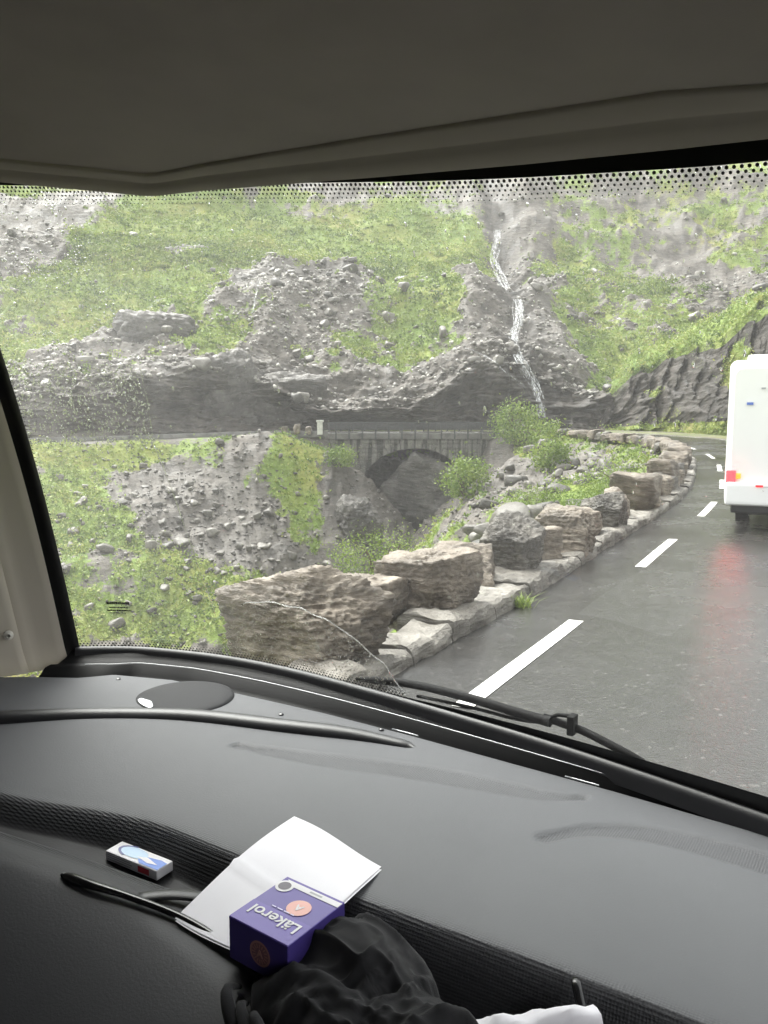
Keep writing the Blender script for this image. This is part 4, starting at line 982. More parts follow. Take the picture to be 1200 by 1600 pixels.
# glossy trim lip and strap of the near panel
hp = resample(np.array([(-1.045, 0.700, 1.353), (-0.98, 0.702, 1.358), (-0.90, 0.714, 1.358), (-0.80, 0.723, 1.356), (-0.70, 0.716, 1.352), (-0.62, 0.70, 1.345)]), 40)
tube('trim_lip', hp, np.interp(np.linspace(0, 1, 40), [0, 0.04, 0.3, 1], [0.003, 0.009, 0.006, 0.005]), M['gloss_black'], dash_o, 10, 0.75)
sp_ = resample(np.array([(-0.90, 0.725, 1.352), (-0.86, 0.76, 1.352), (-0.80, 0.80, 1.34), (-0.72, 0.84, 1.31)]), 20)
tube('strap', sp_, 0.013, M['dash_dark'], dash_o, 8, 0.3)

# ---- windscreen: ruled between a lower and an upper edge
LOW = np.array([(-1.975, 1.405, 1.388), (-1.90, 1.47, 1.386), (-1.79, 1.53, 1.385), (-1.57, 1.585, 1.385), (-1.34, 1.60, 1.385), (-1.09, 1.583, 1.385), (-0.80, 1.553, 1.383), (-0.52, 1.514, 1.381), (-0.157, 1.445, 1.375), (0.15, 1.36, 1.375), (0.34, 1.22, 1.375)])
TOP = np.array([(-1.93, 1.06, 2.60), (-1.84, 1.12, 2.59), (-1.70, 1.18, 2.58), (-1.43, 1.25, 2.556), (-1.20, 1.272, 2.53), (-0.98, 1.28, 2.50), (-0.70, 1.285, 2.462), (-0.45, 1.283, 2.433), (-0.17, 1.26, 2.402), (0.10, 1.19, 2.38), (0.27, 1.06, 2.36)])
NS, NTt = 240, 40
lo = resample(LOW, NS); to_ = resample(TOP, NS)
def glass(s_, t_, out=0.0):
    s_ = np.atleast_1d(s_); t_ = np.atleast_1d(t_)
    k = np.clip(s_, 0, 1) * (NS - 1)
    a = np.stack([np.interp(k, np.arange(NS), lo[:, j]) for j in range(3)], 1); b = np.stack([np.interp(k, np.arange(NS), to_[:, j]) for j in range(3)], 1)
    p = a + (b - a) * t_[:, None]
    p[:, 1] += 0.030 * np.sin(np.clip(t_, 0, 1) * math.pi)
    p[:, 1] += out; return p
S_, T_ = np.meshgrid(np.linspace(0, 1, NS), np.linspace(-0.03, 1.05, NTt), indexing='ij')
G0 = glass(S_.ravel(), T_.ravel())
def glass_mat():
    m = bpy.data.materials.new('windscreen_glass'); t, o = nodes(m); c = coord(t)
    tr = t.nodes.new('ShaderNodeBsdfTransparent'); tr.inputs[0].default_value = (0.93, 0.96, 0.94, 1)
    gl = t.nodes.new('ShaderNodeBsdfGlossy'); gl.inputs['Roughness'].default_value = 0.02
    fr = t.nodes.new('ShaderNodeFresnel'); fr.inputs['IOR'].default_value = 1.5
    m1 = t.nodes.new('ShaderNodeMixShader'); t.links.new(fr.outputs[0], m1.inputs[0]); t.links.new(tr.outputs[0], m1.inputs[1]); t.links.new(gl.outputs[0], m1.inputs[2])
    # film of road spray left on the glass
    tl = t.nodes.new('ShaderNodeBsdfTranslucent'); tl.inputs[0].default_value = (0.9, 0.9, 0.88, 1)
    n1 = noise(t, c, 2.2, 4, 0.6); n2 = noise(t, coord(t, 'Object', (1, 1, 0.25)), 9, 5, 0.6); film = attr(t, 'film')
    f = math_n(t, 'MULTIPLY', math_n(t, 'MULTIPLY', film, math_n(t, 'ADD', math_n(t, 'MULTIPLY', n1, 1.0), math_n(t, 'MULTIPLY', n2, 0.7))), 1.0, True)
    m2 = t.nodes.new('ShaderNodeMixShader'); t.links.new(f, m2.inputs[0]); t.links.new(m1.outputs[0], m2.inputs[1]); t.links.new(tl.outputs[0], m2.inputs[2])
    t.links.new(m2.outputs[0], o.inputs[0]); return m
M['glass'] = glass_mat()
film = 0.006 + 0.022 * sstep(0.03, 0.40, T_.ravel()) + 0.030 * sstep(0.45, 1.0, T_.ravel()) + 0.022 * sstep(0.30, 0.12, S_.ravel())
ws = mo('windscreen', G0, gridF(NS, NTt), M['glass'], mh, smooth=True, attrs={'film': film})
M['frit'] = plain('frit_black', (0.006, 0.006, 0.006), 0.4)
def dots_mesh(name, items):
    """items: (s, t, radius) little ceramic dots on the inner face of the glass"""
    it = np.array(items); p = glass(it[:, 0], it[:, 1], -0.0015)
    ps = glass(it[:, 0] + 1e-3, it[:, 1], -0.0015) - p; ps /= np.linalg.norm(ps, axis=1)[:, None]
    pt = glass(it[:, 0], it[:, 1] + 1e-3, -0.0015) - p; pt /= np.linalg.norm(pt, axis=1)[:, None]
    a = np.linspace(0, 2 * math.pi, 7)[:-1] + 0.3
    V = p[:, None] + it[:, 2][:, None, None] * (np.cos(a)[None, :, None] * ps[:, None] + np.sin(a)[None, :, None] * pt[:, None])
    F = np.arange(len(it) * 6).reshape(-1, 6)
    o = mo(name, V.reshape(-1, 3), F, M['frit'], ws); o['kind'] = 'stuff'; return o
items = []
Ls = np.linalg.norm(np.diff(to_, axis=0), axis=1).sum()
nd = int(Ls / 0.0105)
for row, rd in enumerate((0.0031, 0.0027, 0.0022, 0.0017, 0.0012)):
    for k in range(nd): items.append(((k + 0.5 * (row % 2)) / nd, 1.0 - (0.0035 + row * 0.0078) / 1.17, rd))
for row, rd in enumerate((0.0030, 0.0024, 0.0017)):
    for k in range(int((nd + 20) * 0.44)): items.append(((k + 0.5 * (row % 2)) / (nd + 20), 0.006 + (row * 0.007) / 1.17, rd))
for row, rd in enumerate((0.0024, 0.0016)):
    for k in range(110): items.append((0.0032 + row * 0.003, 0.02 + 0.96 * (k + 0.5 * (row % 2)) / 110, rd))
dots_mesh('frit_dots', items)
# solid black border: header band, foot band, left edge
def band(name, s0, s1, t0, t1, mat, n=120, back=-0.004, parent=ws, m=4):
    ss = np.linspace(s0, s1, n); tt = np.linspace(t0, t1, m); A, B = np.meshgrid(ss, tt, indexing='ij')
    return mo(name, glass(A.ravel(), B.ravel(), back), gridF(n, m), mat, parent, smooth=True)
band('frit_band', 0, 1, 1.0, 1.10, M['frit']); band('frit_band', 0, 0.40, -0.06, 0.003, M['frit']); A_s, B_t = np.meshgrid(np.linspace(0.40, 1, 90), np.linspace(0, 1, 4), indexing='ij'); A_s = A_s.ravel(); B_t = B_t.ravel(); tb_ = np.interp(A_s, [0.40, 0.5, 0.78, 1], [0.004, 0.014, 0.036, 0.04]); mo('frit_band', glass(A_s, -0.06 + (tb_ + 0.06) * B_t, -0.004), gridF(90, 4), M['frit'], ws, smooth=True); band('frit_band', -0.0, 0.0016, -0.02, 1.05, M['frit'], n=3, m=40)
# maker's mark etched on the glass: rows of tiny illegible strokes
mk = []
rm = random.Random(2)
for row, (x0, x1, hgt, tm) in enumerate(((0.002, 0.072, 0.0085, 0.1130), (0.008, 0.064, 0.0034, 0.1035), (0.000, 0.068, 0.0040, 0.0960), (0.006, 0.056, 0.0022, 0.0900))):
    x = x0
    while x < x1:
        wv = rm.uniform(0.0028, 0.0065 if row == 0 else 0.012); mk.append((x, wv, hgt * rm.uniform(0.75, 1.0), tm)); x += wv + rm.uniform(0.0004, 0.0010)
MARK_S = 0.0455
V, F = [], []
for (x, wv, hgt, tm) in mk:
    i = len(V)
    for dx, dt in ((0, 0), (wv, 0), (wv, hgt), (0, hgt)): V.append(glass(MARK_S + (x + dx) / 2.6, tm + dt / 1.2, -0.0015)[0])
    F.append((i, i + 1, i + 2, i + 3))
mo('makers_mark', V, F, M['frit'], ws)

# rubber and trim between glass and dash
def sweep(name, path, prof, mat, parent, smooth=True):
    """prof: (inward, up) offsets from the path; inward means towards the cabin"""
    path = np.asarray(path); T = np.gradient(path, axis=0); T[:, 2] = 0; T /= np.linalg.norm(T, axis=1)[:, None]
    In = np.stack([T[:, 1], -T[:, 0], T[:, 0] * 0], 1)
    V = np.stack([path + In * a + np.array([0, 0, b]) for a, b in prof], 1)
    return mo(name, V.reshape(-1, 3), gridF(len(path), len(prof)), mat, parent, smooth)
low_p = resample(LOW, 140)
dash_edge = np.stack([np.interp(low_p[:, 0], ug, ug), np.interp(low_p[:, 0], ug, vtop), np.full(140, 1.338)], 1)
# black channel surface from dash edge to glass foot
prof_t = [0.0, 0.06, 0.18, 0.34, 0.46, 0.56, 0.66, 0.80, 0.92, 1.0]; prof_z = [-0.004, -0.022, -0.024, -0.012, 0.012, 0.016, 0.010, 0.022, 0.038, 0.040]
de = dash_edge.copy(); de[:, 1] -= 0.004
chan = []
for t_, z_ in zip(prof_t, prof_z):
    p = de * (1 - t_) + low_p * t_; p[:, 2] = 1.346 + z_ ; chan.append(p)
chan = np.stack(chan, 1)
foot = mo('windscreen_foot_trim', chan.reshape(-1, 3), gridF(140, len(prof_t)), M['satin_black'], mh, smooth=True)
bead = (de * 0.5 + low_p * 0.5); bead[:, 2] = 1.346 + 0.0165
tube('highlight_bead', bead[6:], 0.0011, M['bead'], foot, 6)  # bright strip put in as the highlight line along the trim
bead2 = (de * 0.97 + low_p * 0.03); bead2[:, 2] = 1.3465
for k in range(3): tube('edge_glint', bead2[62 + 24 * k: 67 + 24 * k], 0.0016, M['bead'], foot, 6)  # short bright strips put in as glints on the dash edge
sweep('windscreen_gasket', low_p, [(-0.004, -0.03), (0.004, 0.006), (0.014, 0.008), (0.022, -0.004), (0.024, -0.03)], M['dash_dark'], mh)

# ---- left pillar
def edge_line(f, u0, u1, n=30):
    t_ = np.linspace(-0.05, 1.02, n); a = np.array(u0); b = np.array(u1); return a + (b - a) * t_[:, None]
gl_edge = glass(np.zeros(40), np.linspace(-0.05, 1.04, 40))
def strip(name, offs, mat, parent, smooth=True):
    V = np.stack([gl_edge + np.array(o_) for o_ in offs], 1); return mo(name, V.reshape(-1, 3), gridF(40, len(offs)), mat, parent, smooth)
pil = empty('pillar', (-1.97, 1.40, 1.36), 0, mh)
def shift(o): o.location = (1.97, -1.40, -1.36); return o
shift(strip('pillar_gasket', [(0.012, 0.004, 0), (0.012, -0.008, 0), (-0.006, -0.016, 0), (-0.022, -0.026, 0)], M['frit'], pil))
shift(strip('pillar_fabric', [(-0.018, -0.022, 0), (-0.020, -0.034, 0), (-0.030, -0.046, 0), (-0.058, -0.074, 0), (-0.072, -0.094, 0), (-0.078, -0.112, 0), (-0.088, -0.118, 0)], M['beige'], pil))
shift(strip('pillar_panel', [(-0.082, -0.112, 0), (-0.076, -0.122, 0), (-0.084, -0.136, 0), (-0.15, -0.26, 0.0), (-0.20, -0.42, 0.0), (-0.21, -0.62, 0)], M['beige_panel'], pil))
V, F = [], []
for i, (r_, z_) in enumerate(((0.0135, 0.0), (0.013, 0.006), (0.010, 0.010), (0.005, 0.012))): V += [(r_ * math.cos(t_), r_ * math.sin(t_), z_) for t_ in np.linspace(0, 2 * math.pi, 21)[:-1]]
F = [tuple(f) for f in gridF(4, 20, False, True)] + [tuple(range(60, 80))]
SCREW = (-2.052, 1.247, 1.452)
capo = mo('screw_cap', V, F, M['cap'], pil, smooth=True, loc=(SCREW[0] + 1.97, SCREW[1] - 1.40, SCREW[2] - 1.36), rot=(R(90), 0, R(60)))
box('grab_clip', (0.02, 0.05, 0.10), (-1.955 + 1.97, 1.085 - 1.40, 2.02 - 1.36), M['beige_panel'], pil, 0.006)

# ---- header: cornice and headliner (the underside of the bed above the cab)
CB = np.array([(-1.95, 0.42, 2.555), (-1.77, 0.80, 2.545), (-1.584, 1.00, 2.530), (-1.39, 1.20, 2.520), (-1.365, 1.213, 2.519), (-1.24, 1.235, 2.516), (-0.831, 1.255, 2.482), (-0.55, 1.258, 2.458), (-0.30, 1.25, 2.437), (-0.17, 1.235, 2.425), (0.15, 1.13, 2.40), (0.36, 0.9, 2.39)])   # lower edge
CT = np.array([(-1.85, 0.40, 2.562), (-1.68, 0.78, 2.554), (-1.502, 0.95, 2.540), (-1.325, 1.15, 2.533), (-1.30, 1.158, 2.532), (-1.15, 1.165, 2.530), (-0.80, 1.165, 2.512), (-0.50, 1.155, 2.490), (-0.30, 1.14, 2.473), (-0.172, 1.12, 2.448), (0.10, 1.00, 2.43), (0.30, 0.8, 2.42)])
hd = empty('headliner', (-0.85, 1.1, 2.5), 0, mh)
def hs_(o): o.location = (0.85, -1.1, -2.5); return o
def poly_sub(P, n):
    P = np.asarray(P, float); q_ = np.linspace(0, len(P) - 1, n); return np.stack([np.interp(q_, np.arange(len(P)), P[:, k]) for k in range(3)], 1)
cb, ct = poly_sub(CB, 111), poly_sub(CT, 111)
rows = []
for t_, bz in ((-0.30, 0.10), (-0.04, 0.012), (0.0, 0.0), (0.06, -0.004), (0.42, -0.001), (0.50, 0.006), (0.56, 0.004), (0.94, 0.002), (1.0, 0.004), (1.01, 0.014)):
    p = cb * (1 - t_) + ct * t_; p[:, 2] += bz; rows.append(p)
hs_(mo('cornice', np.stack(rows, 1).reshape(-1, 3), gridF(111, len(rows)), M['cornice'], hd, smooth=True))
rows = []
for t_ in np.linspace(0, 1, 16):
    far_ = ct.copy(); far_[:, 2] += 0.008
    near_ = np.stack([np.interp(ct[:, 0], [-1.85, 0.3], [-1.85, 0.3]), np.full(111, -0.9), ct[:, 2] * 0 + 2.60], 1)
    rows.append(far_ * (1 - t_) + near_ * t_ + np.array([0, 0, 0.05 * math.sin(t_ * math.pi)]))
hs_(mo('ceiling_panel', np.stack(rows, 1).reshape(-1, 3), gridF(111, 16), M['ceiling'], hd, smooth=True))
# shell of the cab above and at the sides, so that light comes in through the windows only
M['shell'] = plain('cab_shell', (0.11, 0.105, 0.1), 0.8)
box('roof_shell', (2.5, 3.4, 0.06), (-0.82, -0.35, 2.76), M['shell'], mh)
band('header_shell', 0, 1, 1.06, 1.30, M['frit'], parent=mh)
for nm, x in (('side_wall', -2.10), ('side_wall', 0.46)):
    box(nm, (0.05, 2.9, 0.55), (x, -0.35, 2.48), M['shell'], mh); box(nm, (0.05, 2.9, 1.0), (x, -0.35, 0.95), M['shell'], mh)
    box(nm, (0.05, 1.3, 0.9), (x, -1.1, 1.85), M['shell'], mh)
box('window_light_block', (0.02, 1.5, 0.9), (-2.08, 0.30, 1.85), M['shell'], mh)  # added out of view to close the left window against glass reflections
box('rear_light_block', (2.5, 0.05, 2.3), (-0.82, -1.85, 1.6), M['shell'], mh)  # added unseen behind the seats to limit light in the cab
box('cab_floor', (2.5, 3.2, 0.06), (-0.82, -0.25, 0.60), M['dash_dark'], mh)
box('front_cowl', (2.3, 0.12, 0.8), (-0.82, 1.30, 0.85), M['camper'], mh, 0.05)

# ---- wiper outside the glass
wp = empty('wiper', (-0.397, 1.60, 1.383), 0, mh)
def wl_(P): return [(p[0] + 0.397, p[1] - 1.60, p[2] - 1.395) for p in P]
tube('wiper_blade', wl_(resample(np.array([(-1.14, 1.628, 1.398), (-0.98, 1.625, 1.415), (-0.82, 1.605, 1.420), (-0.69, 1.590, 1.416), (-0.60, 1.580, 1.414)]), 30)), np.interp(np.linspace(0, 1, 30), [0, .1, 1], [0.005, 0.010, 0.012]), M['wiper'], wp, 8)
tube('wiper_arm', wl_(resample(np.array([(-0.62, 1.59, 1.418), (-0.575, 1.59, 1.412), (-0.53, 1.585, 1.408), (-0.47, 1.575, 1.396), (-0.43, 1.57, 1.386), (-0.40, 1.57, 1.375)]), 24)), 0.009, M['wiper'], wp, 8)
tube('wiper_hook', wl_([(-0.61, 1.59, 1.418), (-0.585, 1.585, 1.432), (-0.563, 1.58, 1.436), (-0.552, 1.58, 1.436), (-0.551, 1.58, 1.405)]), 0.0045, M['wiper'], wp, 6)
box('wiper_joint', (0.016, 0.03, 0.042), wl_([(-0.553, 1.583, 1.418)])[0], M['wiper'], wp, 0.004)
tube('wiper_link', wl_(resample(np.array([(-0.95, 1.61, 1.395), (-0.80, 1.60, 1.400), (-0.68, 1.59, 1.400), (-0.60, 1.585, 1.410)]), 16)), 0.004, M['wiper'], wp, 6)

# ---- rain on the glass
def drop_mat():
    m = bpy.data.materials.new('rain_water'); t, o = nodes(m)
    rf = t.nodes.new('ShaderNodeBsdfRefraction'); rf.inputs['IOR'].default_value = 1.33; rf.inputs['Roughness'].default_value = 0.03
    gl = t.nodes.new('ShaderNodeBsdfGlossy'); gl.inputs['Roughness'].default_value = 0.05
    mx = t.nodes.new('ShaderNodeMixShader'); mx.inputs[0].default_value = 0.04
    t.links.new(rf.outputs[0], mx.inputs[1]); t.links.new(gl.outputs[0], mx.inputs[2]); t.links.new(mx.outputs[0], o.inputs[0]); return m
M['rain'] = drop_mat()
HD = []
for ring, (r_, h_) in enumerate(((1.0, 0.0), (0.85, 0.35), (0.45, 0.58))): HD += [(r_ * math.cos(t_), r_ * math.sin(t_), h_) for t_ in np.linspace(0, 2 * math.pi, 8)[:-1]]
HD.append((0, 0, 0.64)); HD = np.array(HD)
HF = [(a * 7 + k, a * 7 + (k + 1) % 7, (a + 1) * 7 + (k + 1) % 7, (a + 1) * 7 + k) for a in range(2) for k in range(7)]
HT = [(14 + k, 14 + (k + 1) % 7, 21) for k in range(7)]
def rain(name, s_, t_, rd, stretch, label, seed):
    r = np.random.default_rng(seed); n = len(s_)
    p = glass(s_, t_, 0.0015)
    es = glass(s_ + 1e-3, t_, 0.0015) - p; es /= np.linalg.norm(es, axis=1)[:, None]
    et = glass(s_, t_ + 1e-3, 0.0015) - p; et /= np.linalg.norm(et, axis=1)[:, None]
    nn = np.cross(et, es); nn *= np.sign(nn[:, 1])[:, None]
    jit = r.uniform(0.75, 1.25, (n, len(HD)))
    V = p[:, None] + rd[:, None, None] * jit[:, :, None] * (HD[None, :, 0:1] * es[:, None] + HD[None, :, 1:2] * stretch[:, None, None] * et[:, None]) + rd[:, None, None] * HD[None, :, 2:3] * 0.8 * nn[:, None]
    tri = []
    for f in HF: tri += [(f[0], f[1], f[2]), (f[0], f[2], f[3])]
    tri = np.array(tri + HT)
    F = (tri[None] + (np.arange(n) * len(HD))[:, None, None]).reshape(-1, 3)
    o = mo(name, V.reshape(-1, 3), F, M['rain'], mh, smooth=True); o['kind'] = 'stuff'; return o
r = np.random.default_rng(31)
# the strip on the far left the wiper never reaches, thinning upwards; plus a scatter everywhere else
n1 = 5200; s1 = r.uniform(0.004, 0.165, n1); t1 = r.uniform(0.46, 0.99, n1)
cl_ = vnoise(np.stack([s1 * 40, t1 * 14, s1 * 0], 1), 1.0, 4)
kp = r.random(n1) < np.where((t1 > 0.49) & (t1 < 0.67), 0.95, 0.05 + 0.30 * (cl_ > 0.1)) * np.where(s1 > 0.155 - 0.06 * np.clip(t1 - 0.66, 0, 1), 0.15, 1); s1 = s1[kp]; t1 = t1[kp]; n1 = len(s1)
n2 = 300; s2 = r.uniform(0.12, 0.9, n2); t2 = 1 - 0.5 * r.random(n2) ** 1.6
n3 = 1500; s3 = r.uniform(0.19, 0.44, n3); t3 = r.random(n3) * np.interp(s3, [0.19, 0.24, 0.31, 0.37, 0.416, 0.44], [0.06, 0.15, 0.155, 0.12, 0.065, 0.004])
ss = np.r_[s1, s2, s3]; tt = np.r_[t1, t2, t3]
rd = np.r_[0.0010 + np.abs(r.normal(0, 0.0011, n1)), 0.0009 + np.abs(r.normal(0, 0.0010, n2)), r.uniform(0.0006, 0.0020, n3)]
rain('raindrops', ss, tt, rd, np.r_[r.uniform(0.8, 1.7, n1), r.uniform(1.0, 2.6, n2), r.uniform(0.8, 1.6, n3)], '', 3)
def trickle(s0, t0, s1_, t1_, wob, rad, seed):
    n = 40; k = np.linspace(0, 1, n); ph = seed * 3.1
    s_ = s0 + (s1_ - s0) * k + wob * np.sin(k * 9 + ph) * 0.5; t_ = t0 + (t1_ - t0) * k
    p = glass(s_, t_, 0.0012); V, F = tubeVF(p, rad * (0.7 + 0.4 * np.sin(k * 23 + ph)), 6); o = mo('water_trickle', V, F, M['rain'], mh, smooth=True); o['kind'] = 'stuff'
trickle(0.163, 0.686, 0.153, 0.50, 0.001, 0.0011, 1); trickle(0.153, 0.50, 0.186, 0.10, 0.0015, 0.0011, 2)
wa = np.linspace(0, 1, 50)
ws_ = np.interp(wa, [0, .1, .35, .6, .82, 1], [0.225, 0.24, 0.311, 0.368, 0.416, 0.44]); pw = glass(ws_, np.interp(ws_, [0.225, 0.24, 0.275, 0.311, 0.34, 0.368, 0.416, 0.44], [0.14, 0.153, 0.160, 0.158, 0.146, 0.127, 0.069, 0.004]) + 0.002 * np.sin(wa * 40), 0.0012); V, F = tubeVF(pw, 0.0014, 6); o = mo('water_trickle', V, F, M['rain'], mh, smooth=True); o['kind'] = 'stuff'

# ------------------------------------------------------------------ things lying on the dash
def uvw(u, v, z):
    a = R(YAW); return Vector((u * math.cos(a) + v * math.sin(a), -u * math.sin(a) + v * math.cos(a), z))
def mh_rot(deg): return R(-YAW + deg)
M['paper'] = plain('white_paper', (0.62, 0.61, 0.645), 0.6, nscale=8, namp=0.02)
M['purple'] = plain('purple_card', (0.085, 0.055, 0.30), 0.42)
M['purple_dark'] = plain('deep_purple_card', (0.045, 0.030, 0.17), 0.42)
M['lilac'] = plain('lilac_print', (0.60, 0.56, 0.80), 0.45)
M['salmon'] = plain('salmon_print', (0.78, 0.42, 0.36), 0.45)
M['copper'] = plain('copper_print', (0.34, 0.17, 0.15), 0.45)
M['white_card'] = plain('white_card', (0.72, 0.71, 0.73), 0.5)
M['grey_print'] = plain('grey_print', (0.12, 0.11, 0.13), 0.5)
M['blue_print'] = plain('blue_print', (0.03, 0.14, 0.55), 0.35)
M['navy_print'] = plain('navy_print', (0.02, 0.03, 0.20), 0.35)
M['pale_blue'] = plain('pale_blue_print', (0.42, 0.58, 0.75), 0.35)
M['red_print'] = plain('red_print', (0.50, 0.04, 0.06), 0.4)

# folded sheet: from the dash top across the tray to the near panel
pc = {'a': (-0.855, 1.028, 1.358), 'b': (-0.644, 0.984, 1.358), 'c': (-0.622, 0.852, 1.352), 'd': (-0.745, 0.728, 1.362), 'e': (-0.815, 0.745, 1.364)}
A = np.array(pc['a']); B = np.array(pc['b']); D_ = np.array((-0.812, 0.715, 1.360)); C_ = np.array((-0.61, 0.70, 1.360))
n = 26; gs_, gt_ = np.meshgrid(np.linspace(0, 1, n), np.linspace(0, 1, n), indexing='ij'); gs_ = gs_.ravel()[:, None]; gt_ = gt_.ravel()[:, None]
PV = (A * (1 - gs_) + B * gs_) * (1 - gt_) + (D_ * (1 - gs_) + C_ * gs_) * gt_
PV[:, 2] += 0.006 * np.sin(gt_[:, 0] * 3.1) + 0.004 * np.sin(gs_[:, 0] * 5 + gt_[:, 0] * 4) + 0.004 * (np.abs(gt_[:, 0] - 0.55) < 0.02)
PV2 = PV.copy(); PV2[:, 2] -= 0.0012; PV2[:, :2] += (0.004, -0.003)
w0 = uvw(-0.73, 0.87, 1.355)
def to_world(P): return np.array([uvw(*p) for p in P])
sheet = empty('folded_paper', w0); tag(sheet, 'folded blank white sheet of paper lying across the dashboard tray', 'paper')
mo('upper_leaf', to_world(PV) - np.array(w0), gridF(n, n), M['paper'], sheet, smooth=True); mo('lower_leaf', to_world(PV2) - np.array(w0), gridF(n, n), M['paper'], sheet, smooth=True)

# purple pastille carton, rotated, standing on the sheet: local x across, y towards the windscreen, z up
BX, BY, BZ = 0.088, 0.098, 0.052
carton = empty('candy_box', uvw(-0.632, 0.744, 1.362), mh_rot(-3)); carton.scale = (1.16, 1.12, 1.10); tag(carton, 'purple candy carton with white lettering and round emblems', 'box')
me = boxme('carton', (BX, BY, BZ), None, 0.0008, 1)
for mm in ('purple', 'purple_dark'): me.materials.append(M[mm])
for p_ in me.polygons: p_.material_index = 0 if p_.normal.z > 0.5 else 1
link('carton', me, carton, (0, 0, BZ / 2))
ZT_ = BZ + 0.0006
def flat(name, pts, mat, parent=carton, z=ZT_): return mo(name, [(x, y, z) for x, y in pts], [tuple(range(len(pts)))], mat, parent)
def disc(cx, cy, rx, ry, n=28): return [(cx + rx * math.cos(t_), cy + ry * math.sin(t_)) for t_ in np.linspace(0, 2 * math.pi, n + 1)[:-1]]
flat('top_flap', [(-BX / 2 + .0005, -BY / 2 + .001), (BX / 2 - .0005, -BY / 2 + .001), (BX / 2 - .0005, -BY / 2 + 0.040), (-BX / 2 + .0005, -BY / 2 + 0.040)], plain('lighter_purple', (0.115, 0.075, 0.37), 0.42), z=ZT_ - 0.0003)
flat('white_stripe', [(-BX / 2 + 0.016, BY / 2 - 0.014), (BX / 2, BY / 2 - 0.014), (BX / 2, BY / 2 - 0.005), (-BX / 2 + 0.006, BY / 2 - 0.005)], M['white_card'])
flat('pale_ring', disc(-BX / 2 + 0.012, BY / 2 - 0.018, 0.0115, 0.0115), M['white_card'], z=ZT_ + .0002); flat('ring_core', disc(-BX / 2 + 0.012, BY / 2 - 0.018, 0.0080, 0.0080), M['grey_print'], z=ZT_ + .0004)
flat('emblem', disc(0.010, 0.008, 0.0145, 0.0145), M['salmon'], z=ZT_ + .0002)
flat('grey_line', [(0.0, BY / 2 - 0.011), (0.018, BY / 2 - 0.011), (0.018, BY / 2 - 0.008), (0.0, BY / 2 - 0.008)], M['grey_mark'], z=ZT_ + .0002)
def text(name, body, size, loc, rot, mat, parent, offset_=0.0, shear=0.0, sx=1.0):
    c = bpy.data.curves.new(name, 'FONT'); c.body = body; c.size = size; c.align_x = 'CENTER'; c.align_y = 'CENTER'; c.offset = offset_; c.extrude = 0.00015; c.shear = shear
    o = bpy.data.objects.new(name, c); COL.objects.link(o); o.parent = parent; o.location = loc; o.rotation_euler = rot; o.scale = (sx, 1, 1); c.materials.append(mat)
    dg = bpy.context.evaluated_depsgraph_get(); dg.update(); me = bpy.data.meshes.new_from_object(o.evaluated_get(dg)); bpy.data.objects.remove(o)
    if not me.materials: me.materials.append(mat)
    return link(name, me, parent, loc, rot, (sx, 1, 1))
text('lettering', 'Läkerol', 0.0235, (0.001, -0.0225, ZT_ + 0.0004), (0, 0, math.pi), M['white_card'], carton, 0.0004, 0, 1.0)
text('emblem_letter', 'A', 0.014, (0.010, 0.008, ZT_ + 0.0005), (0, 0, math.pi), M['white_card'], carton, 0.0003)
for k, (x0, x1) in enumerate(((-0.030, -0.024), (-0.022, -0.014), (-0.012, -0.004), (-0.002, 0.003))):
    flat('small_print', [(x0 + .012, -0.0068), (x1 + .012, -0.0068), (x1 + .012, -0.0050), (x0 + .012, -0.0050)], M['lilac'], z=ZT_ + .0003)
YF = -BY / 2 - 0.0006
def flat_f(name, pts, mat, d_=0.0): return mo(name, [(x, YF - d_, z) for x, z in pts], [tuple(range(len(pts)))], mat, carton)
flat_f('seal', disc(0.004, 0.026, 0.0150, 0.0150), M['copper']); flat_f('seal_core', disc(0.004, 0.026, 0.0125, 0.0125), plain('seal_brown', (0.17, 0.08, 0.10), 0.45), 0.0002)
for k in range(16):
    t_ = k * math.pi / 8; c_, s_ = math.cos(t_), math.sin(t_); a_, b_ = 0.0068, 0.0116; e_ = 0.0007
    flat_f('seal_ray', [(0.004 + a_ * c_ - e_ * s_, 0.026 + a_ * s_ + e_ * c_), (0.004 + b_ * c_ - e_ * s_, 0.026 + b_ * s_ + e_ * c_), (0.004 + b_ * c_ + e_ * s_, 0.026 + b_ * s_ - e_ * c_), (0.004 + a_ * c_ + e_ * s_, 0.026 + a_ * s_ - e_ * c_)], M['copper'], 0.0004)
text('seal_letter', 'A', 0.012, (0.004, YF - 0.0006, 0.026), (R(90), 0, 0), M['copper'], carton, 0.0004)

# chewing gum packet in the tray
gum = empty('gum_packet', uvw(-1.035, 0.838, dash_z(-1.04, 0.83) + 0.002), mh_rot(2)); tag(gum, 'small blue and white chewing gum packet in the dashboard tray', 'packet')
gx, gy, gz = 0.122, 0.036, 0.017
link('packet', boxme('packet', (gx, gy, gz), M['white_card'], 0.002, 2), gum, (0, 0, gz / 2))
zt = gz + 0.0006
flat('blue_end', [(0.018, -gy / 2 + .002), (gx / 2 - .001, -gy / 2 + .002), (gx / 2 - .001, gy / 2 - .012), (0.045, gy / 2 - 0.010), (-0.005, 0.0)], M['blue_print'], gum, zt)
flat('pale_swirl', disc(-0.012, 0.002, 0.030, 0.013), M['pale_blue'], gum, zt + .0002)
sw_ = [(-0.012 + 0.036 * math.cos(t_), 0.002 + 0.016 * math.sin(t_)) for t_ in np.linspace(R(100), R(250), 14)] + [(-0.012 + 0.030 * math.cos(t_), 0.002 + 0.013 * math.sin(t_)) for t_ in np.linspace(R(250), R(100), 14)]
flat('navy_swirl', sw_, M['navy_print'], gum, zt + .0003)
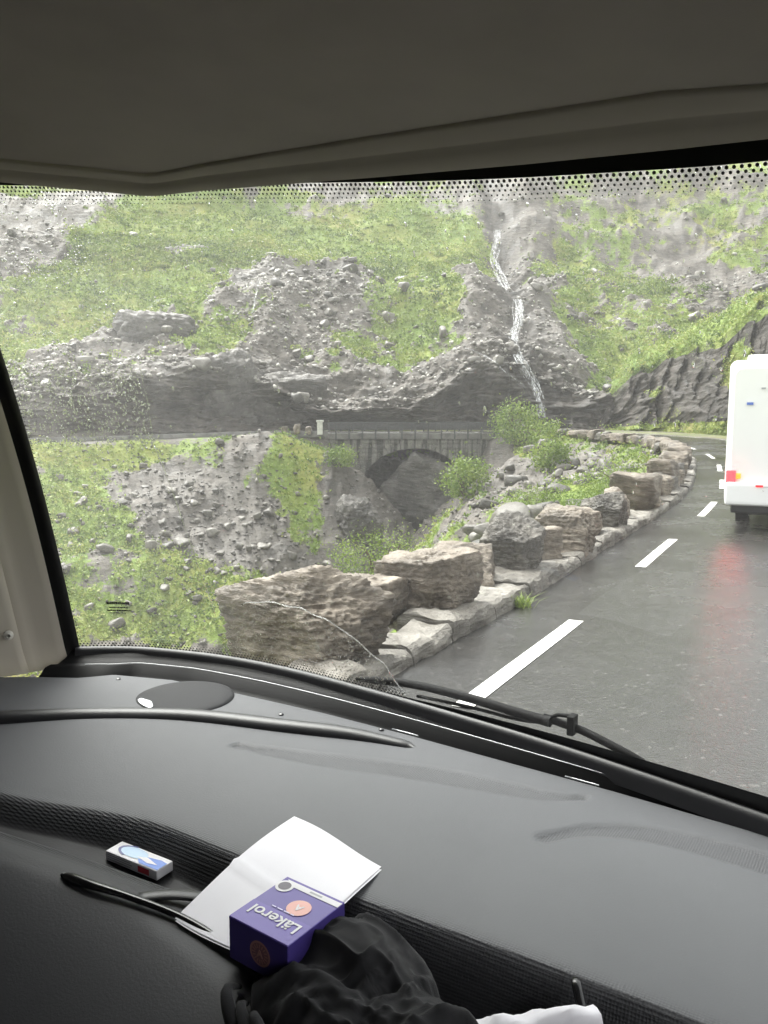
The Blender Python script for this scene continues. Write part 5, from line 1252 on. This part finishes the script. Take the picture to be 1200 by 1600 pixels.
flat('white_swoosh', [(0.0, -0.004), (0.03, -0.010), (0.05, -0.006), (0.02, 0.002)], M['white_card'], gum, zt + .0004)
for k in range(4): mo('side_print', [(-0.056, -gy / 2 - .0006, 0.004 + k * 0.0037), (0.000 + 0.004 * (k % 2), -gy / 2 - .0006, 0.004 + k * 0.0037), (0.000 + 0.004 * (k % 2), -gy / 2 - .0006, 0.0058 + k * 0.0037), (-0.056, -gy / 2 - .0006, 0.0058 + k * 0.0037)], [(0, 1, 2, 3)], M['grey_mark'], gum)
mo('red_mark', [(0.018, -gy / 2 - .0007, 0.004), (0.044, -gy / 2 - .0007, 0.004), (0.044, -gy / 2 - .0007, 0.014), (0.018, -gy / 2 - .0007, 0.014)], [(0, 1, 2, 3)], M['red_print'], gum)

# black cloth bag heaped in the tray
def cloth_mat():
    m = bpy.data.materials.new('black_cloth'); t, o = nodes(m); c = coord(t)
    princ(t, o, ramp(t, noise(t, c, 30, 4), [(0.35, (0.009, 0.009, 0.010)), (0.65, (0.018, 0.018, 0.0195))]), 0.85, bump(t, noise(t, c, 900, 2), 0.5, 0.0008), 0.15, **{'Sheen Weight': 0.08}); return m
M['cloth'] = cloth_mat()
nb, mb = 120, 44
TH, RR_ = np.meshgrid(np.linspace(0, 2 * math.pi, nb, endpoint=False), np.linspace(0.0, 1.0, mb), indexing='ij'); TH = TH.ravel(); RR_ = RR_.ravel()
out_r = 1 + 0.10 * np.sin(3 * TH + 0.6) + 0.05 * np.sin(7 * TH + 1.0)
bx_ = 0.175 * RR_ * out_r * np.cos(TH); by_ = 0.125 * RR_ * out_r * np.sin(TH)
PP = np.stack([bx_, by_, np.zeros_like(bx_)], 1)
def lobe(cx, cy, rx, ry, h, a):
    ca_, sa_ = math.cos(a), math.sin(a); dx = (bx_ - cx) * ca_ + (by_ - cy) * sa_; dy = -(bx_ - cx) * sa_ + (by_ - cy) * ca_
    q_ = (np.abs(dx) / rx) ** 2.3 + (np.abs(dy) / ry) ** 2.3; return h * np.sqrt(np.clip(1 - q_, 0, 1))
hgt = np.maximum.reduce([lobe(-0.045, 0.03, 0.105, 0.085, 0.112, 0.25), lobe(0.085, 0.0, 0.085, 0.085, 0.095, -0.2), lobe(-0.02, -0.05, 0.12, 0.065, 0.085, 0.1), 0.05 * (1 - RR_ ** 2), lobe(-0.12, -0.03, 0.05, 0.06, 0.05, 0.6)])
wq = PP + 0.035 * np.stack([vnoise(PP, 11, 5), vnoise(PP, 11, 6), PP[:, 2]], 1)
fold = vnoise(wq * np.array([1.0, 0.5, 1]), 17, 7); fold2 = vnoise(wq * np.array([0.5, 1.1, 1]), 30, 8)
hgt = hgt + (0.012 * (1 - 2 * np.abs(fold)) + 0.008 * (1 - 2 * np.abs(fold2)) + 0.004 * (1 - 2 * np.abs(vnoise(wq * np.array([1.3, 0.8, 1]), 55, 9)))) * np.clip(hgt / 0.05, 0, 1)
hgt = np.where(RR_ > 0.97, 0, hgt)
Hg = hgt.reshape(nb, mb)
for _ in range(0): Hg[:, 1:-1] = 0.25 * (np.roll(Hg, 1, 0) + np.roll(Hg, -1, 0))[:, 1:-1] + 0.25 * (Hg[:, :-2] + Hg[:, 2:])
hgt = 0.86 * Hg.ravel()
bv = np.stack([bx_, by_, np.maximum(hgt, 0.0) - 0.002], 1)
cu, cv = -0.497, 0.722
bag = mo('cloth_bag', bv, gridF(nb, mb, True, False), M['cloth'], None, smooth=True, loc=uvw(cu, cv, 1.315), rot=(0, 0, mh_rot(-14)))
tag(bag, 'crumpled black cloth bag heaped over the corner of the purple carton', 'bag')
# gathered neck of the bag, nearer
V, F, off = [], [], 0
for k in range(5):
    rr2 = random.Random(k); pth = resample(np.array([(-0.13 + 0.03 * k, -0.09 - 0.01 * k, 0.04), (-0.11 + 0.03 * k, -0.12, 0.055 + 0.008 * rr2.random()), (-0.07 + 0.04 * k, -0.135, 0.045), (-0.02 + 0.045 * k, -0.14, 0.02)]), 14)
    v_, f_ = tubeVF(pth, np.interp(np.linspace(0, 1, 14), [0, .5, 1], [0.004, 0.009, 0.006]), 8, 0.8); V.append(v_); F += [tuple(i + off for i in g) for g in f_]; off += len(v_)
mo('gathered_neck', np.vstack(V), F, M['cloth'], bag, smooth=True)

# white crumpled tissue and the black plastic arm at the lower right
n = 20; gs_, gt_ = np.meshgrid(np.linspace(-0.5, 0.5, n), np.linspace(-0.5, 0.5, 9), indexing='ij'); gs_ = gs_.ravel(); gt_ = gt_.ravel()
tv = np.stack([gs_ * 0.24, gt_ * 0.06 * (1 - 0.5 * gs_), np.zeros(len(gs_))], 1)
tv[:, 2] = 0.022 * np.cos(gt_ * math.pi) * (1 + 0.3 * gs_) + 0.006 * fbm(tv, 45, 3, 3, 0.5, ridged=True) + 0.004 * gs_
TIS = (-0.352, 0.790, 1.330)
tis = mo('tissue', tv, gridF(n, 9), M['paper'], None, smooth=False, loc=uvw(*TIS), rot=(0, 0, R(10)))
tag(tis, 'crumpled white tissue at the bottom edge beside the black bag', 'tissue')
pth = resample(np.array([(-0.305, 0.905, 1.350), (-0.300, 0.897, 1.360), (-0.290, 0.882, 1.352), (-0.275, 0.862, 1.335), (-0.262, 0.84, 1.31), (-0.25, 0.80, 1.285)]), 24)
p0 = uvw(-0.30, 0.90, 1.35)
V, F = tubeVF(to_world(pth) - np.array(p0), np.interp(np.linspace(0, 1, 24), [0, .15, 1], [0.002, 0.0065, 0.0045]), 8, 0.6)
clip = mo('plastic_arm', V, F, M['gloss_black'], None, smooth=True, loc=p0); tag(clip, 'curved black plastic arm hooked over the tray edge', 'hook')
V = []; zst = [(-0.345, 0.868), (-0.338, 0.884), (-0.318, 0.884), (-0.318, 0.893), (-0.235, 0.905), (-0.225, 0.885), (-0.205, 0.885), (-0.20, 0.86)]
V = [(u_, v_, 1.316) for u_, v_ in zst] + [(u_, v_ - 0.02, 1.27) for u_, v_ in zst]
F = [(k, k + 1, 9 + k, 8 + k) for k in range(7)]
p1 = uvw(-0.28, 0.88, 1.30)
br_ = mo('tray_bracket', V, F, M['dash_dark'], dash_o)
